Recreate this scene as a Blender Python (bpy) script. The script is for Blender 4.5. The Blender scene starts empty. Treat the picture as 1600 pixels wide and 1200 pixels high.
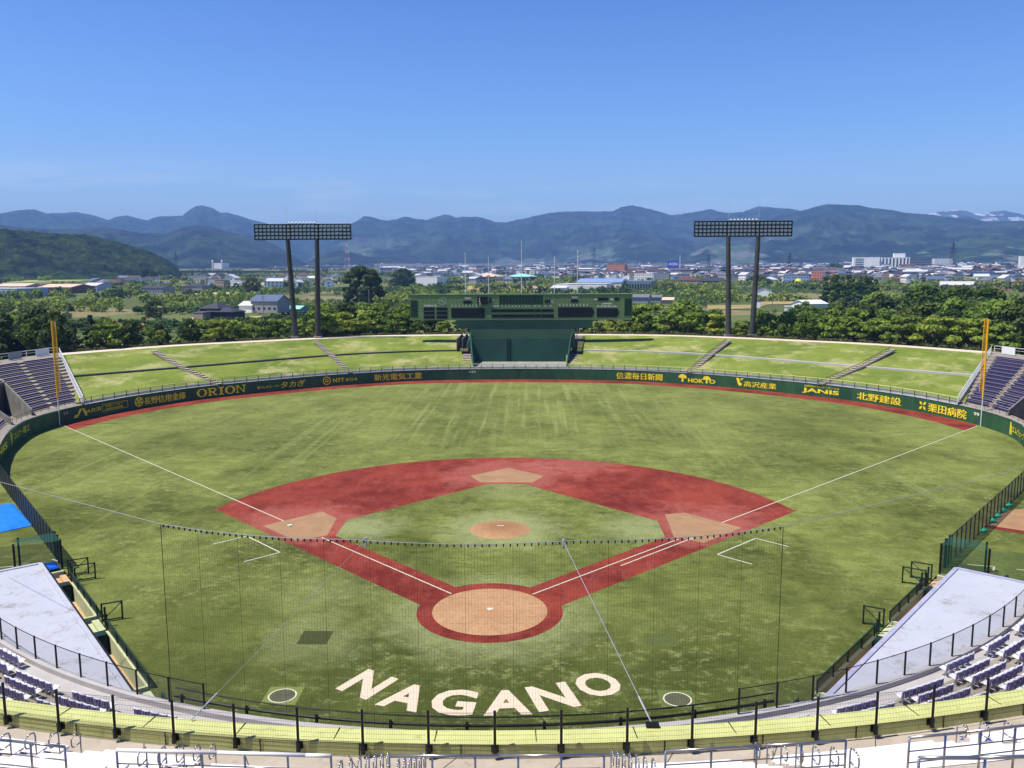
import bpy, math, random
import numpy as np
from mathutils import Vector, Matrix
S = bpy.context.scene
COL = S.collection
R = math.radians
random.seed(7)
# ---------------------------------------------------------------- camera
CX, CY, CZ = 3.0301, -54.706, 23.21
YAW, PITCH, ROLL, FPX = -0.026325, 0.135429, -0.0041418, 1301.83
def cam_axes():
    cy, sy, cp, sp = math.cos(YAW), math.sin(YAW), math.cos(PITCH), math.sin(PITCH)
    f = Vector((sy*cp, cy*cp, -sp)); r = Vector((cy, -sy, 0)); u = r.cross(f)
    c, s = math.cos(ROLL), math.sin(ROLL)
    return c*r+s*u, -s*r+c*u, f
AR, AU, AF = cam_axes()
CAM = Vector((CX, CY, CZ))
cd = bpy.data.cameras.new('camera'); cam = bpy.data.objects.new('camera', cd); COL.objects.link(cam)
m4 = Matrix((AR, AU, -AF)).transposed().to_4x4(); m4.translation = CAM
cam.matrix_world = m4
cd.sensor_width = 36; cd.lens = FPX/1600*36; cd.clip_start = .3; cd.clip_end = 90000
S.camera = cam
def ray(x, y): return AF + AR*((x-800)/FPX) + AU*((600-y)/FPX)
def at_y(x, y, Y):                     # photo pixel -> point on the vertical plane y = Y
    d = ray(x, y); return CAM + d*((Y-CY)/d.y)
def at_z(x, y, z=0):
    d = ray(x, y); return CAM + d*((z-CZ)/d.z)
# ---------------------------------------------------------------- world, sun, exposure
SUN_EL, SUN_AZ = 63, 15                # sun on the left, 15 degrees behind the camera
sd = Vector((-math.cos(R(SUN_AZ))*math.cos(R(SUN_EL)), -math.sin(R(SUN_AZ))*math.cos(R(SUN_EL)), math.sin(R(SUN_EL))))
W = bpy.data.worlds.new('World'); S.world = W; W.use_nodes = True
wn = W.node_tree.nodes; wl = W.node_tree.links; wn.clear()
sky = wn.new('ShaderNodeTexSky'); sky.sky_type = 'NISHITA'; sky.sun_disc = False
sky.sun_elevation = R(SUN_EL); sky.sun_rotation = math.atan2(sd.x, sd.y)
sky.altitude = 400; sky.air_density = 1.0; sky.dust_density = .7; sky.ozone_density = 5
bg = wn.new('ShaderNodeBackground'); bg.inputs[1].default_value = .15
tc = wn.new('ShaderNodeTexCoord'); sep = wn.new('ShaderNodeSeparateXYZ')
wl.new(tc.outputs['Generated'], sep.inputs[0])
mp = wn.new('ShaderNodeMapping'); mp.inputs['Scale'].default_value = (3.2, 3.2, 30); wl.new(tc.outputs['Generated'], mp.inputs[0])
nz = wn.new('ShaderNodeTexNoise'); nz.inputs['Scale'].default_value = 1.6; nz.inputs['Detail'].default_value = 9; nz.inputs['Roughness'].default_value = .58
wl.new(mp.outputs[0], nz.inputs[0])
cr = wn.new('ShaderNodeMapRange'); cr.inputs[1].default_value = .5; cr.inputs[2].default_value = .74; wl.new(nz.outputs[0], cr.inputs[0])
hb = wn.new('ShaderNodeMapRange'); hb.inputs[1].default_value = .125; hb.inputs[2].default_value = .05; wl.new(sep.outputs[2], hb.inputs[0])
lb = wn.new('ShaderNodeMapRange'); lb.inputs[1].default_value = .35; lb.inputs[2].default_value = -.55; lb.inputs[3].default_value = .25; wl.new(sep.outputs[0], lb.inputs[0])
def wmul(a, b):
    n = wn.new('ShaderNodeMath'); n.operation = 'MULTIPLY'; wl.new(a, n.inputs[0])
    if isinstance(b, float): n.inputs[1].default_value = b
    else: wl.new(b, n.inputs[1])
    return n.outputs[0]
cf = wmul(wmul(wmul(cr.outputs[0], hb.outputs[0]), lb.outputs[0]), .8)
mx = wn.new('ShaderNodeMix'); mx.data_type = 'RGBA'; mx.inputs[7].default_value = (6.2, 6.4, 6.9, 1)
gr = wn.new('ShaderNodeValToRGB'); gr.color_ramp.elements[0].position = .0; gr.color_ramp.elements[0].color = (1, .93, .86, 1); gr.color_ramp.elements[1].position = .42; gr.color_ramp.elements[1].color = (.27, .45, .86, 1); e2 = gr.color_ramp.elements.new(.75); e2.color = (.18, .30, .60, 1); e_ = gr.color_ramp.elements.new(.16); e_.color = (.58, .73, .94, 1); wl.new(sep.outputs[2], gr.inputs[0])
sm = wn.new('ShaderNodeMix'); sm.data_type = 'RGBA'; sm.blend_type = 'MULTIPLY'; sm.inputs[0].default_value = 1; wl.new(sky.outputs[0], sm.inputs[6]); wl.new(gr.outputs[0], sm.inputs[7])
sc_ = wn.new('ShaderNodeVectorMath'); sc_.operation = 'SCALE'; sc_.inputs['Scale'].default_value = 1.0; wl.new(sm.outputs[2], sc_.inputs[0])
wl.new(cf, mx.inputs[0]); wl.new(sc_.outputs[0], mx.inputs[6]); wl.new(mx.outputs[2], bg.inputs[0])
wo = wn.new('ShaderNodeOutputWorld'); wl.new(bg.outputs[0], wo.inputs[0])
sl = bpy.data.lights.new('sun', 'SUN'); sl.energy = 5; sl.angle = R(.5); sl.color = (1, .94, .82)
so = bpy.data.objects.new('sun', sl); COL.objects.link(so); so.rotation_euler = (-sd).to_track_quat('-Z', 'Y').to_euler()
S.view_settings.view_transform = 'Standard'; S.view_settings.look = 'None'
S.view_settings.exposure = .38; S.view_settings.gamma = 1
S.cycles.volume_bounces = 0; S.cycles.max_bounces = 6; S.cycles.diffuse_bounces = 2; S.cycles.transparent_max_bounces = 24
S.cycles.transmission_bounces = 2; S.cycles.glossy_bounces = 2
# ---------------------------------------------------------------- helpers
def rawlink(o, parent=None):
    COL.objects.link(o)
    if parent: o.parent = parent
    return o
def tag(o, label=None, cat=None, group=None, kind=None):
    if label: o['label'] = label
    if cat: o['category'] = cat
    if group: o['group'] = group
    if kind: o['kind'] = kind
    return o
def thing(name, label, cat, loc=(0, 0, 0), rz=0, group=None):
    o = bpy.data.objects.new(name, None); COL.objects.link(o); o.empty_display_size = .3
    o.location = loc; o.rotation_euler = (0, 0, rz)
    return tag(o, label, cat, group)
def copy_tree(o, parent=None):
    c = o.copy(); COL.objects.link(c)
    if parent: c.parent = parent
    for ch in KIDS.get(o.name, []):
        cc = copy_tree(ch, c); KIDS.setdefault(c.name, []).append(cc)
    return c
KIDS = {}
_U = 'first second third fourth fifth sixth seventh eighth ninth tenth eleventh twelfth thirteenth fourteenth fifteenth sixteenth seventeenth eighteenth nineteenth'.split()
ORD = _U+[(t_+'-'+u if u else t_o) for t_, t_o in (('twenty', 'twentieth'), ('thirty', 'thirtieth'), ('forty', 'fortieth'), ('fifty', 'fiftieth'), ('sixty', 'sixtieth'), ('seventy', 'seventieth'), ('eighty', 'eightieth'), ('ninety', 'ninetieth')) for u in ['']+_U[:9]]
class MB:
    def __init__(s): s.v = []; s.f = []; s.m = []; s.cur = 0
    def mat(s, i): s.cur = i; return s
    def poly(s, pts):
        n = len(s.v); s.v += [tuple(p) for p in pts]; s.f.append(tuple(range(n, n+len(pts)))); s.m.append(s.cur); return s
    def box(s, x0, y0, z0, x1, y1, z1, rz=0, piv=None):
        p = [(x, y, z) for z in (z0, z1) for x, y in ((x0, y0), (x1, y0), (x1, y1), (x0, y1))]
        if rz:
            cx, cy = piv or ((x0+x1)/2, (y0+y1)/2); c, q = math.cos(rz), math.sin(rz)
            p = [(cx+(x-cx)*c-(y-cy)*q, cy+(x-cx)*q+(y-cy)*c, z) for x, y, z in p]
        return s.hexa(p)
    def hexa(s, p):
        n = len(s.v); s.v += [tuple(q) for q in p]
        for f in ((0, 3, 2, 1), (4, 5, 6, 7), (0, 1, 5, 4), (1, 2, 6, 5), (2, 3, 7, 6), (3, 0, 4, 7)):
            s.f.append(tuple(n+i for i in f)); s.m.append(s.cur)
        return s
    def seg(s, a, b, w, h0, h1):     # wall segment from a to b (2d), width w, z h0..h1
        a = Vector(a[:2]); b = Vector(b[:2]); d = (b-a).normalized(); n = Vector((-d.y, d.x))*w/2
        q = [a-n, b-n, b+n, a+n]
        return s.hexa([(p.x, p.y, h0) for p in q]+[(p.x, p.y, h1) for p in q])
    def tube(s, a, b, r, n=6, r2=None, caps=True):
        a = Vector(a); b = Vector(b); d = (b-a); r2 = r if r2 is None else r2
        if d.length < 1e-6: return s
        d.normalize(); u = d.orthogonal().normalized(); w = d.cross(u); k = len(s.v)
        for P, rr in ((a, r), (b, r2)):
            for i in range(n):
                t = 2*math.pi*i/n; s.v.append(tuple(P+(u*math.cos(t)+w*math.sin(t))*rr))
        for i in range(n):
            j = (i+1) % n; s.f.append((k+i, k+j, k+n+j, k+n+i)); s.m.append(s.cur)
        if caps: s.f.append(tuple(k+n-1-i for i in range(n))); s.f.append(tuple(k+n+i for i in range(n))); s.m += [s.cur]*2
        return s
    def path(s, pts, r, n=6):
        for a, b in zip(pts, pts[1:]): s.tube(a, b, r, n)
        return s
    def prism(s, poly, z0, z1):
        n = len(poly); k = len(s.v); s.v += [(p[0], p[1], z0) for p in poly]+[(p[0], p[1], z1) for p in poly]
        s.f.append(tuple(k+n-1-i for i in range(n))); s.f.append(tuple(k+n+i for i in range(n))); s.m += [s.cur]*2
        for i in range(n):
            j = (i+1) % n; s.f.append((k+i, k+j, k+n+j, k+n+i)); s.m.append(s.cur)
        return s
    def strip(s, A, B):              # ribbon between two equal-length 3d polylines
        k = len(s.v); n = len(A); s.v += [tuple(p) for p in A]+[tuple(p) for p in B]
        for i in range(n-1): s.f.append((k+i, k+i+1, k+n+i+1, k+n+i)); s.m.append(s.cur)
        return s
    def build(s, name, mats, parent=None, smooth=False, world=False, label=None):
        me = bpy.data.meshes.new(name); v = s.v
        if parent is not None and world:
            M = parent.matrix_basis.inverted()
            p = parent
            while p.parent: p = p.parent; M = M @ p.matrix_basis.inverted()
            v = [tuple(M @ Vector(q)) for q in v]
        me.from_pydata(v, [], s.f)
        for m in (mats if isinstance(mats, (list, tuple)) else [mats]): me.materials.append(m)
        me.polygons.foreach_set('material_index', s.m)
        if smooth: me.polygons.foreach_set('use_smooth', [True]*len(s.f))
        me.update()
        o = bpy.data.objects.new(name, me); rawlink(o, parent)
        if parent: KIDS.setdefault(parent.name, []).append(o)
        if label: o['label'] = label
        return o
def struct(mb, name, mats, smooth=False, label=None, kind='structure'):
    o = mb.build(name, mats, smooth=smooth); o['kind'] = kind
    if label: o['label'] = label
    return o
# ---------------------------------------------------------------- materials
def lin(c): return tuple(((x/255)/12.92 if x <= 10 else (((x/255)+.055)/1.055)**2.4) for x in c)+(1,)
class NT:
    def __init__(s, name, rough=.8, spec=.3):
        s.m = bpy.data.materials.new(name); s.m.use_nodes = True; s.n = s.m.node_tree.nodes; s.l = s.m.node_tree.links
        s.b = s.n['Principled BSDF']; s.b.inputs['Roughness'].default_value = rough
        s.b.inputs['Specular IOR Level'].default_value = spec; s._p = None
    def new(s, t): return s.n.new('ShaderNode'+t)
    def put(s, sock, v):
        if isinstance(v, (int, float, tuple)): sock.default_value = v
        else: s.l.new(v, sock)
    def pos(s):
        if s._p is None: s._p = s.new('NewGeometry').outputs['Position']
        return s._p
    def map(s, scale=(1, 1, 1), rz=0, v=None):
        n = s.new('Mapping'); n.inputs['Scale'].default_value = scale; n.inputs['Rotation'].default_value = (0, 0, rz)
        n.vector_type = 'POINT'; s.put(n.inputs[0], v or s.pos()); return n.outputs[0]
    def noise(s, scale, detail=4, rough=.55, v=None, dist=0):
        n = s.new('TexNoise'); n.inputs['Scale'].default_value = scale; n.inputs['Detail'].default_value = detail
        n.inputs['Roughness'].default_value = rough; n.inputs['Distortion'].default_value = dist; s.put(n.inputs[0], v or s.pos()); return n.outputs[0]
    def rng(s, v, a, b, c=0., d=1.):
        n = s.new('MapRange'); s.put(n.inputs[0], v); n.inputs[1].default_value = a; n.inputs[2].default_value = b
        n.inputs[3].default_value = c; n.inputs[4].default_value = d; return n.outputs[0]
    def math(s, op, a, b=0.):
        n = s.new('Math'); n.operation = op; s.put(n.inputs[0], a); s.put(n.inputs[1], b); return n.outputs[0]
    def mix(s, f, a, b, mode='MIX'):
        n = s.new('Mix'); n.data_type = 'RGBA'; n.blend_type = mode; s.put(n.inputs[0], f); s.put(n.inputs[6], a); s.put(n.inputs[7], b); return n.outputs[2]
    def base(s, v): s.put(s.b.inputs['Base Color'], v); return s
    def bump(s, h, strength=.3, dist=.05):
        n = s.new('Bump'); n.inputs['Strength'].default_value = strength; n.inputs['Distance'].default_value = dist; s.l.new(h, n.inputs['Height']); s.l.new(n.outputs[0], s.b.inputs['Normal']); return s
    def dist2(s, x, y):
        n = s.new('VectorMath'); n.operation = 'DISTANCE'; s.l.new(s.pos(), n.inputs[0]); n.inputs[1].default_value = (x, y, 0); return n.outputs['Value']
def plain(name, rgb, rough=.7, metal=0., spec=.3, var=.12, scale=1.5, bump=0):
    t = NT(name, rough, spec); c = lin(rgb); t.b.inputs['Metallic'].default_value = metal
    f = t.rng(t.noise(scale, 5), .3, .7)
    t.base(t.mix(f, tuple(x*(1-var) for x in c[:3])+(1,), tuple(min(1, x*(1+var)) for x in c[:3])+(1,)))
    if bump: t.bump(t.noise(scale*12, 3), bump, .02)
    return t.m
# ================================================================ far setting: terrain, hills, haze
def terr(x, y):
    d = math.hypot(x-CX, y-CY); return .0125*max(0., d-500.) if d < 9000 else .0125*8500
def on_terr(x, y):                     # photo pixel -> point of the plain
    d = ray(x, y); h = math.hypot(d.x, d.y); e = d.z/h
    if CZ/max(-e, 1e-9) < 500 and e < 0: t = CZ/-e
    else: t = (CZ+.0125*500)/(.0125-e) if .0125-e > 1e-5 else 9000
    t = min(t, 8500); P = CAM + d*(t/h); P.z = terr(P.x, P.y); return P
rs = np.random.RandomState(3)
def vnoise(x, y, seed):
    xi = np.floor(x).astype(np.int64); yi = np.floor(y).astype(np.int64); fx = x-xi; fy = y-yi
    def h(a, b):
        n = (a*374761393 + b*668265263 + seed*974634777) & 0xffffffff; n = ((n ^ (n >> 13))*1274126177) & 0xffffffff
        return ((n ^ (n >> 16)) & 0xffff)/65535.
    u = fx*fx*(3-2*fx); v = fy*fy*(3-2*fy)
    return (h(xi, yi)*(1-u)+h(xi+1, yi)*u)*(1-v)+(h(xi, yi+1)*(1-u)+h(xi+1, yi+1)*u)*v
def fbm(x, y, oct=5, seed=1, ridged=False, g=.5):
    t = 0; a = 1; w = 0
    for i in range(oct):
        n = vnoise(x, y, seed+i*17); n = 1-abs(2*n-1) if ridged else n
        t = t+a*n; w += a; a *= g; x = x*2.03+5.1; y = y*2.03+1.7
    return t/w
def grid_obj(name, X, Y, Z, mat, label=None, kind='structure', smooth=True):
    ny, nx = X.shape; v = np.stack([X, Y, Z], -1).reshape(-1, 3)
    i = np.arange((ny-1)*(nx-1)); r = i//(nx-1); c = i % (nx-1); k = r*nx+c
    f = np.stack([k, k+1, k+nx+1, k+nx], -1)
    me = bpy.data.meshes.new(name); me.vertices.add(len(v)); me.vertices.foreach_set('co', v.ravel())
    me.loops.add(f.size); me.loops.foreach_set('vertex_index', f.ravel().astype(np.int32))
    me.polygons.add(len(f)); me.polygons.foreach_set('loop_start', np.arange(0, f.size, 4, dtype=np.int32)); me.polygons.foreach_set('loop_total', np.full(len(f), 4, dtype=np.int32))
    me.update(calc_edges=True); me.validate(); me.polygons.foreach_set('use_smooth', [smooth]*len(f)); me.materials.append(mat)
    o = bpy.data.objects.new(name, me); COL.objects.link(o); o['kind'] = kind
    if label: o['label'] = label
    return o
# the plain: one sheet to the foot of the mountains
t = NT('plain_fields', .95, .1)
vo = t.new('TexVoronoi'); vo.inputs['Scale'].default_value = .013; t.put(vo.inputs[0], t.map((1, .62, 1), .35))
pn = t.new('TexNoise'); t.put(pn.inputs[0], t.map((.02, .02, 0)))
sp = t.new('SeparateColor'); t.l.new(vo.outputs['Color'], sp.inputs[0])
g = t.mix(t.rng(sp.outputs[0], .2, .8), (.085, .112, .03, 1), (.18, .20, .06, 1))
g = t.mix(t.rng(sp.outputs[1], .68, .74), g, (.30, .25, .12, 1))
g = t.mix(t.rng(sp.outputs[2], .9, .93), g, (.25, .12, .055, 1))
g = t.mix(t.rng(t.noise(.35, 6, .7), .35, .7), t.mix(.55, g, (.02, .04, .012, 1)), g)
town = t.mix(t.rng(t.noise(.02, 6, .75), .42, .6), (.14, .14, .145, 1), (.05, .085, .03, 1))
pp = t.new('SeparateXYZ'); t.l.new(t.pos(), pp.inputs[0])
fx = t.math('MULTIPLY', t.rng(pp.outputs[1], 900, 1400), t.rng(t.math('DIVIDE', pp.outputs[0], pp.outputs[1]), -.2, -.1))
g = t.mix(fx, g, town); t.base(g); PLAIN = t.m
rr = np.concatenate([[0, 60, 120, 180, 240, 300, 400, 500], np.geomspace(600, 9000, 18), [10000, 10800, 11300]])
th = np.linspace(-math.pi, math.pi, 97)
RR, TH = np.meshgrid(rr, th)
ZZ = np.where(RR < 9000, .0125*np.maximum(0, RR-500), .0125*8500) - np.interp(RR, [0, 180, 300, 600, 900], [1.6, 1.6, .3, .3, .3])
grid_obj('ground', CX+RR*np.sin(TH), CY+RR*np.cos(TH), ZZ, PLAIN, 'fields and plain reaching to the hills')
def hillmat(name, dark, light, field=None, patch=0., sc=.006, snow=False):
    t = NT(name, 1, .05)
    n1 = t.rng(t.noise(sc, 10, .72), .43, .59)
    c = t.mix(n1, dark+(1,), light+(1,))
    if sc < .03: c = t.mix(t.rng(t.noise(.03, 6, .7), .4, .65), c, t.mix(.5, c, tuple(x*.45 for x in dark)+(1,)))
    if field:
        s = t.new('SeparateXYZ'); t.l.new(t.pos(), s.inputs[0])
        k = t.math('MULTIPLY', t.rng(t.noise(.0016, 7, .62, t.map((1, .6, 3))), .53, .57), t.rng(s.outputs[2], patch, patch*.45))
        c = t.mix(k, c, t.mix(t.rng(t.noise(.012, 3), .45, .55), field+(1,), (.13, .13, .12, 1)))
    if snow:
        s = t.new('SeparateXYZ'); t.l.new(t.pos(), s.inputs[0])
        k = t.math('MULTIPLY', t.rng(t.noise(.0012, 8, .7, t.map((5, 1.6, 9))), .535, .56), t.rng(s.outputs[2], 390, 520)); c = t.mix(k, c, (.55, .6, .66, 1))
    return t.base(c).m
HM = hillmat('forest_slope', (.006, .012, .010), (.046, .070, .036), None)
HMF = hillmat('forest_slope_with_fields', (.006, .012, .010), (.044, .068, .034), (.06, .10, .05), 300)
HMN = hillmat('near_forest_slope', (.006, .014, .006), (.036, .058, .014), None, sc=.035)
HMR = hillmat('right_slope_with_fields', (.008, .016, .009), (.05, .082, .026), (.13, .20, .06), 330)
HMS = hillmat('snow_ridge', (.06, .07, .08), (.10, .11, .12), snow=True)
def ridge(name, label, D, depth, pts, mat, nx=420, nv=70, rough=.22, seed=1, wl=900., base=None, bumps=0, zb=None):
    xs = np.array([p[0] for p in pts], float); ys = np.array([p[1] for p in pts], float)
    px = np.linspace(xs[0], xs[-1], nx); py = np.interp(px, xs, ys)
    tan = (px-800)/FPX
    dirs = np.stack([AF.x+AR.x*tan, AF.y+AR.y*tan], -1); dirs /= np.linalg.norm(dirs, axis=1)[:, None]
    zr = np.array([(CAM+ray(a, b)*(D/math.hypot(ray(a, b).x, ray(a, b).y))).z for a, b in zip(px, py)])
    z0 = terr(0, CY+D-depth) - 12 if zb is None else zb
    v = np.concatenate([np.linspace(0, 1, nv), np.linspace(1, 1.5, 12)[1:]])
    V, I = np.meshgrid(v, np.arange(nx), indexing='ij')
    rad = D-depth+depth*V; X = CX+dirs[I, 0]*rad; Y = CY+dirs[I, 1]*rad
    H = np.maximum(zr[I]-z0, 0)
    prof = np.where(V <= 1, np.sin(np.clip(V, 0, 1)*math.pi/2)**1.15, 1-(V-1)*1.6)
    n = fbm(X/wl, Y/wl*.8, 6, seed, True, .52)-.8; n2 = fbm(X/wl*3, Y/wl*3, 5, seed+9, True, .55)-.75
    Z = z0+H*prof+(H*rough*(n*1.3+n2*.55))*(np.sin(np.clip(V, 0, 1)*math.pi)**.8+.0)
    if bumps:
        b = fbm(X/bumps, Y/bumps, 3, seed+3, False, .6); Z = Z+b*bumps*.55*np.clip(H/30, 0, 1)
    if bumps == 0: Z = Z+(fbm(X/90, Y/90, 4, seed+5)-.5)*D*.0014*np.clip(H/60, 0, 1)
    grid_obj(name, X, Y, Z, mat, label)
ridge('snow_mountains', 'distant snow streaked alps at the right edge', 9600, 1300, [(1380, 352), (1430, 336), (1450, 332), (1475, 328), (1490, 330), (1505, 334), (1530, 332), (1550, 329), (1565, 333), (1580, 336), (1600, 333), (1640, 328), (1760, 335)], HMS, 200, 50, .5, 4, 900)
ridge('mountain_range', 'hazy blue range at the far left with a rounded peak', 8600, 2800, [(-160, 350), (-60, 346), (0, 338), (30, 333), (55, 328), (75, 328), (95, 334), (120, 333), (140, 332), (165, 337), (187, 344), (200, 339), (215, 337), (230, 341), (245, 344), (265, 338), (285, 338), (300, 337), (310, 329), (320, 324), (330, 322), (345, 325), (358, 332), (370, 332), (385, 337), (400, 342), (430, 350), (480, 352), (520, 360), (560, 380)], HM, 400, 60, .55, 2, 1300)
ridge('mountain_range', 'long blue mountain range behind the town', 8000, 3400, [(470, 420), (500, 395), (530, 370), (545, 360), (560, 350), (575, 343), (590, 343), (610, 347), (640, 345), (670, 347), (690, 341), (700, 339), (715, 343), (725, 341), (745, 343), (765, 347), (780, 351), (800, 346), (830, 339), (860, 333), (880, 331), (905, 330), (925, 331), (945, 332), (955, 333), (968, 327), (985, 325), (1000, 328), (1020, 334), (1040, 337), (1075, 335), (1100, 334), (1130, 335), (1150, 333), (1165, 327), (1175, 323), (1195, 325), (1215, 327), (1235, 330), (1300, 338), (1400, 345), (1760, 352)], HMF, 640, 110, .55, 11, 1300)
ridge('mountain', 'broad wooded mountain behind the right light tower', 6300, 2500, [(985, 421), (1020, 412), (1060, 392), (1090, 372), (1110, 363), (1150, 350), (1190, 342), (1220, 335), (1245, 329), (1265, 323), (1280, 320), (1300, 321), (1330, 322), (1350, 326), (1380, 329), (1400, 333), (1430, 335), (1470, 340), (1520, 346), (1560, 346), (1600, 345), (1760, 350)], HMF, 460, 110, .58, 23, 1000)
ridge('hill', 'green hill with fields at the right edge', 5200, 1600, [(1230, 422), (1290, 412), (1330, 402), (1400, 388), (1440, 378), (1480, 368), (1500, 362), (1530, 359), (1550, 360), (1600, 372), (1760, 385)], HMR, 320, 80, .36, 31, 700)
ridge('hill', 'wooded hill behind the left light tower', 4800, 1600, [(-160, 356), (-60, 352), (0, 353), (17, 350), (37, 354), (62, 357), (125, 359), (162, 359), (212, 360), (237, 364), (275, 365), (285, 361), (295, 357.5), (310, 353.5), (322, 352), (340, 354), (350, 356), (362, 360), (387, 366), (400, 370), (430, 380), (455, 392), (480, 408), (505, 420)], HM, 420, 90, .55, 41, 600)
ridge('hill', 'small wooded hill behind the red and white mast', 4500, 500, [(470, 420), (485, 412), (500, 403), (520, 396), (535, 393), (560, 396), (580, 402), (600, 404), (620, 403), (640, 408), (665, 418)], HM, 160, 40, .3, 47, 300, bumps=14)
ridge('hill', 'dark forested hill at the left edge', 1750, 330, [(-160, 366), (-60, 360), (0, 362), (30, 361), (75, 366), (125, 370), (150, 370), (180, 377), (215, 386), (240, 394), (265, 404), (280, 414), (290, 424)], HMN, 620, 170, .22, 53, 130, bumps=12)
# the air: one closed box of thin haze
hz = MB().box(-14000, -700, -4, 14000, 11800, 740)
HZ = hz.build('haze', None); HZ.data.materials.clear()
hm = bpy.data.materials.new('haze'); hm.use_nodes = True; hn = hm.node_tree.nodes; hn.clear()
pv = hn.new('ShaderNodeVolumePrincipled'); pv.inputs['Color'].default_value = (.28, .52, 1, 1); pv.inputs['Density'].default_value = 1.15e-4; pv.inputs['Anisotropy'].default_value = 0.
ho = hn.new('ShaderNodeOutputMaterial'); hm.node_tree.links.new(pv.outputs[0], ho.inputs['Volume'])
HZ.data.materials.append(hm); HZ['kind'] = 'stuff'; HZ['label'] = 'thin blue haze over the valley'
# ================================================================ the ballpark
V2 = Vector
def cr_spline(P, n=12):                # Catmull-Rom through 2d points
    out = []
    for i in range(len(P)-1):
        a = P[max(i-1, 0)]; b = P[i]; c = P[i+1]; d = P[min(i+2, len(P)-1)]
        for k in range(n):
            t = k/n; out.append(tuple(.5*(2*b[j]+(c[j]-a[j])*t+(2*a[j]-5*b[j]+4*c[j]-d[j])*t*t+(3*b[j]-a[j]-3*c[j]+d[j])*t**3) for j in (0, 1)))
    out.append(tuple(P[-1])); return out
def mirror(H): return [(-x, y) for x, y in reversed(H)][:-1]+list(H)   # H starts at x = 0
class Curve:
    def __init__(s, pts):
        s.p = [Vector(q) for q in pts]; s.c = [0.]
        for a, b in zip(s.p, s.p[1:]): s.c.append(s.c[-1]+(b-a).length)
        s.L = s.c[-1]
    def at(s, d, off=0.):              # point at arc length d, offset outwards (left of travel = outfield side)
        d = min(max(d, 0), s.L-1e-6); lo, hi = 0, len(s.c)-1
        while hi-lo > 1:
            m = (lo+hi)//2
            if s.c[m] <= d: lo = m
            else: hi = m
        a, b = s.p[lo], s.p[hi]; t = (b-a).normalized(); q = a+t*(d-s.c[lo])
        # smooth the tangent
        def tg(i): return (s.p[min(i+1, len(s.p)-1)]-s.p[max(i-1, 0)]).normalized()
        w = (d-s.c[lo])/(s.c[hi]-s.c[lo]); t = (tg(lo)*(1-w)+tg(hi)*w).normalized()
        return q+Vector((-t.y, t.x))*off, t
    def sample(s, d0, d1, step, off=0.):
        n = max(2, int(abs(d1-d0)/step)+1); return [s.at(d0+(d1-d0)*i/(n-1), off)[0] for i in range(n)]
    def nearest(s, x, y):
        b = min(range(len(s.p)), key=lambda i: (s.p[i]-Vector((x, y))).length); return s.c[b]
P3 = lambda L, z: [(q[0], q[1], z) for q in L]
FH = [(0, 122.7), (12, 122.1), (20.7, 120.7), (27.5, 118.4), (38.8, 112.2), (49.5, 103.6), (58.5, 94.6), (65, 84), (68.5, 74.2), (69.5, 68.6), (69.4, 61.5), (67.4, 54.6), (62.6, 43.6), (58.2, 36.5)]
FEN = Curve([tuple(p) for p in mirror(cr_spline(FH, 8))])   # travels left -> right, so outwards is +off
MIDC = Curve(mirror(cr_spline([(0, 142.8), (15, 142), (30, 138), (44, 129.7), (65.5, 108.8), (81, 93.6)], 8)))
TOPC = Curve(mirror(cr_spline([(0, 160.5), (16, 160.2), (35.4, 157.3), (51, 149.5), (65, 140), (79, 129), (93, 110.5)], 8)))
ZW = 2.25; ZM = 4.6; ZT = 6.6
S_CF = FEN.L/2; S_PL = FEN.nearest(-69.5, 68.6); S_PR = FEN.L-S_PL; S_BL = FEN.nearest(-68.6, 74.2); S_BR = FEN.L-S_BL
# ---- ground materials
t = NT('artificial_turf', .92, .12)
a = t.rng(t.noise(.055, 12, .78, t.map((1, .75, 1), .3)), .43, .56)
b = t.rng(t.noise(.33, 9, .8, t.map((.6, 1.1, 1), .5)), .44, .56)
c = t.mix(a, (.250, .282, .070, 1), (.060, .076, .012, 1))
c = t.mix(t.math('MULTIPLY', b, .75), c, t.mix(a, (.142, .172, .035, 1), (.14, .158, .034, 1)))
s1 = t.rng(t.noise(.9, 4, .6, t.map((1, .035, 1), .0)), .50, .66)      # brush streaks toward centre field
sx = t.new('SeparateXYZ'); t.l.new(t.pos(), sx.inputs[0])
m1 = t.math('MULTIPLY', t.rng(t.math('ABSOLUTE', sx.outputs[0]), 38, 8), t.rng(sx.outputs[1], 48, 70))
c = t.mix(t.math('MULTIPLY', t.math('MULTIPLY', s1, m1), .75), c, (.31, .34, .11, 1))
s2 = t.rng(t.noise(.55, 3, .5, t.map((1, .02, 1), R(38))), .58, .66)   # wheel tracks on the left side
m2 = t.math('MULTIPLY', t.rng(sx.outputs[0], -14, -30), t.rng(t.noise(.05, 2), .42, .56))
c = t.mix(t.math('MULTIPLY', t.math('MULTIPLY', s2, m2), .6), c, (.24, .29, .09, 1))
s3 = t.rng(t.noise(.55, 3, .5, t.map((1, .02, 1), R(-38))), .58, .66)
m3 = t.math('MULTIPLY', t.rng(sx.outputs[0], 12, 30), t.rng(t.noise(.05, 2), .40, .56))
c = t.mix(t.math('MULTIPLY', t.math('MULTIPLY', s3, m3), .35), c, (.24, .29, .09, 1))
far = t.rng(sx.outputs[1], 20, 95, 0, .3); c = t.mix(far, c, (.235, .27, .072, 1))
back = t.rng(sx.outputs[1], 14, -12, 0, .7); c = t.mix(back, c, (.048, .062, .011, 1))
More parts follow.
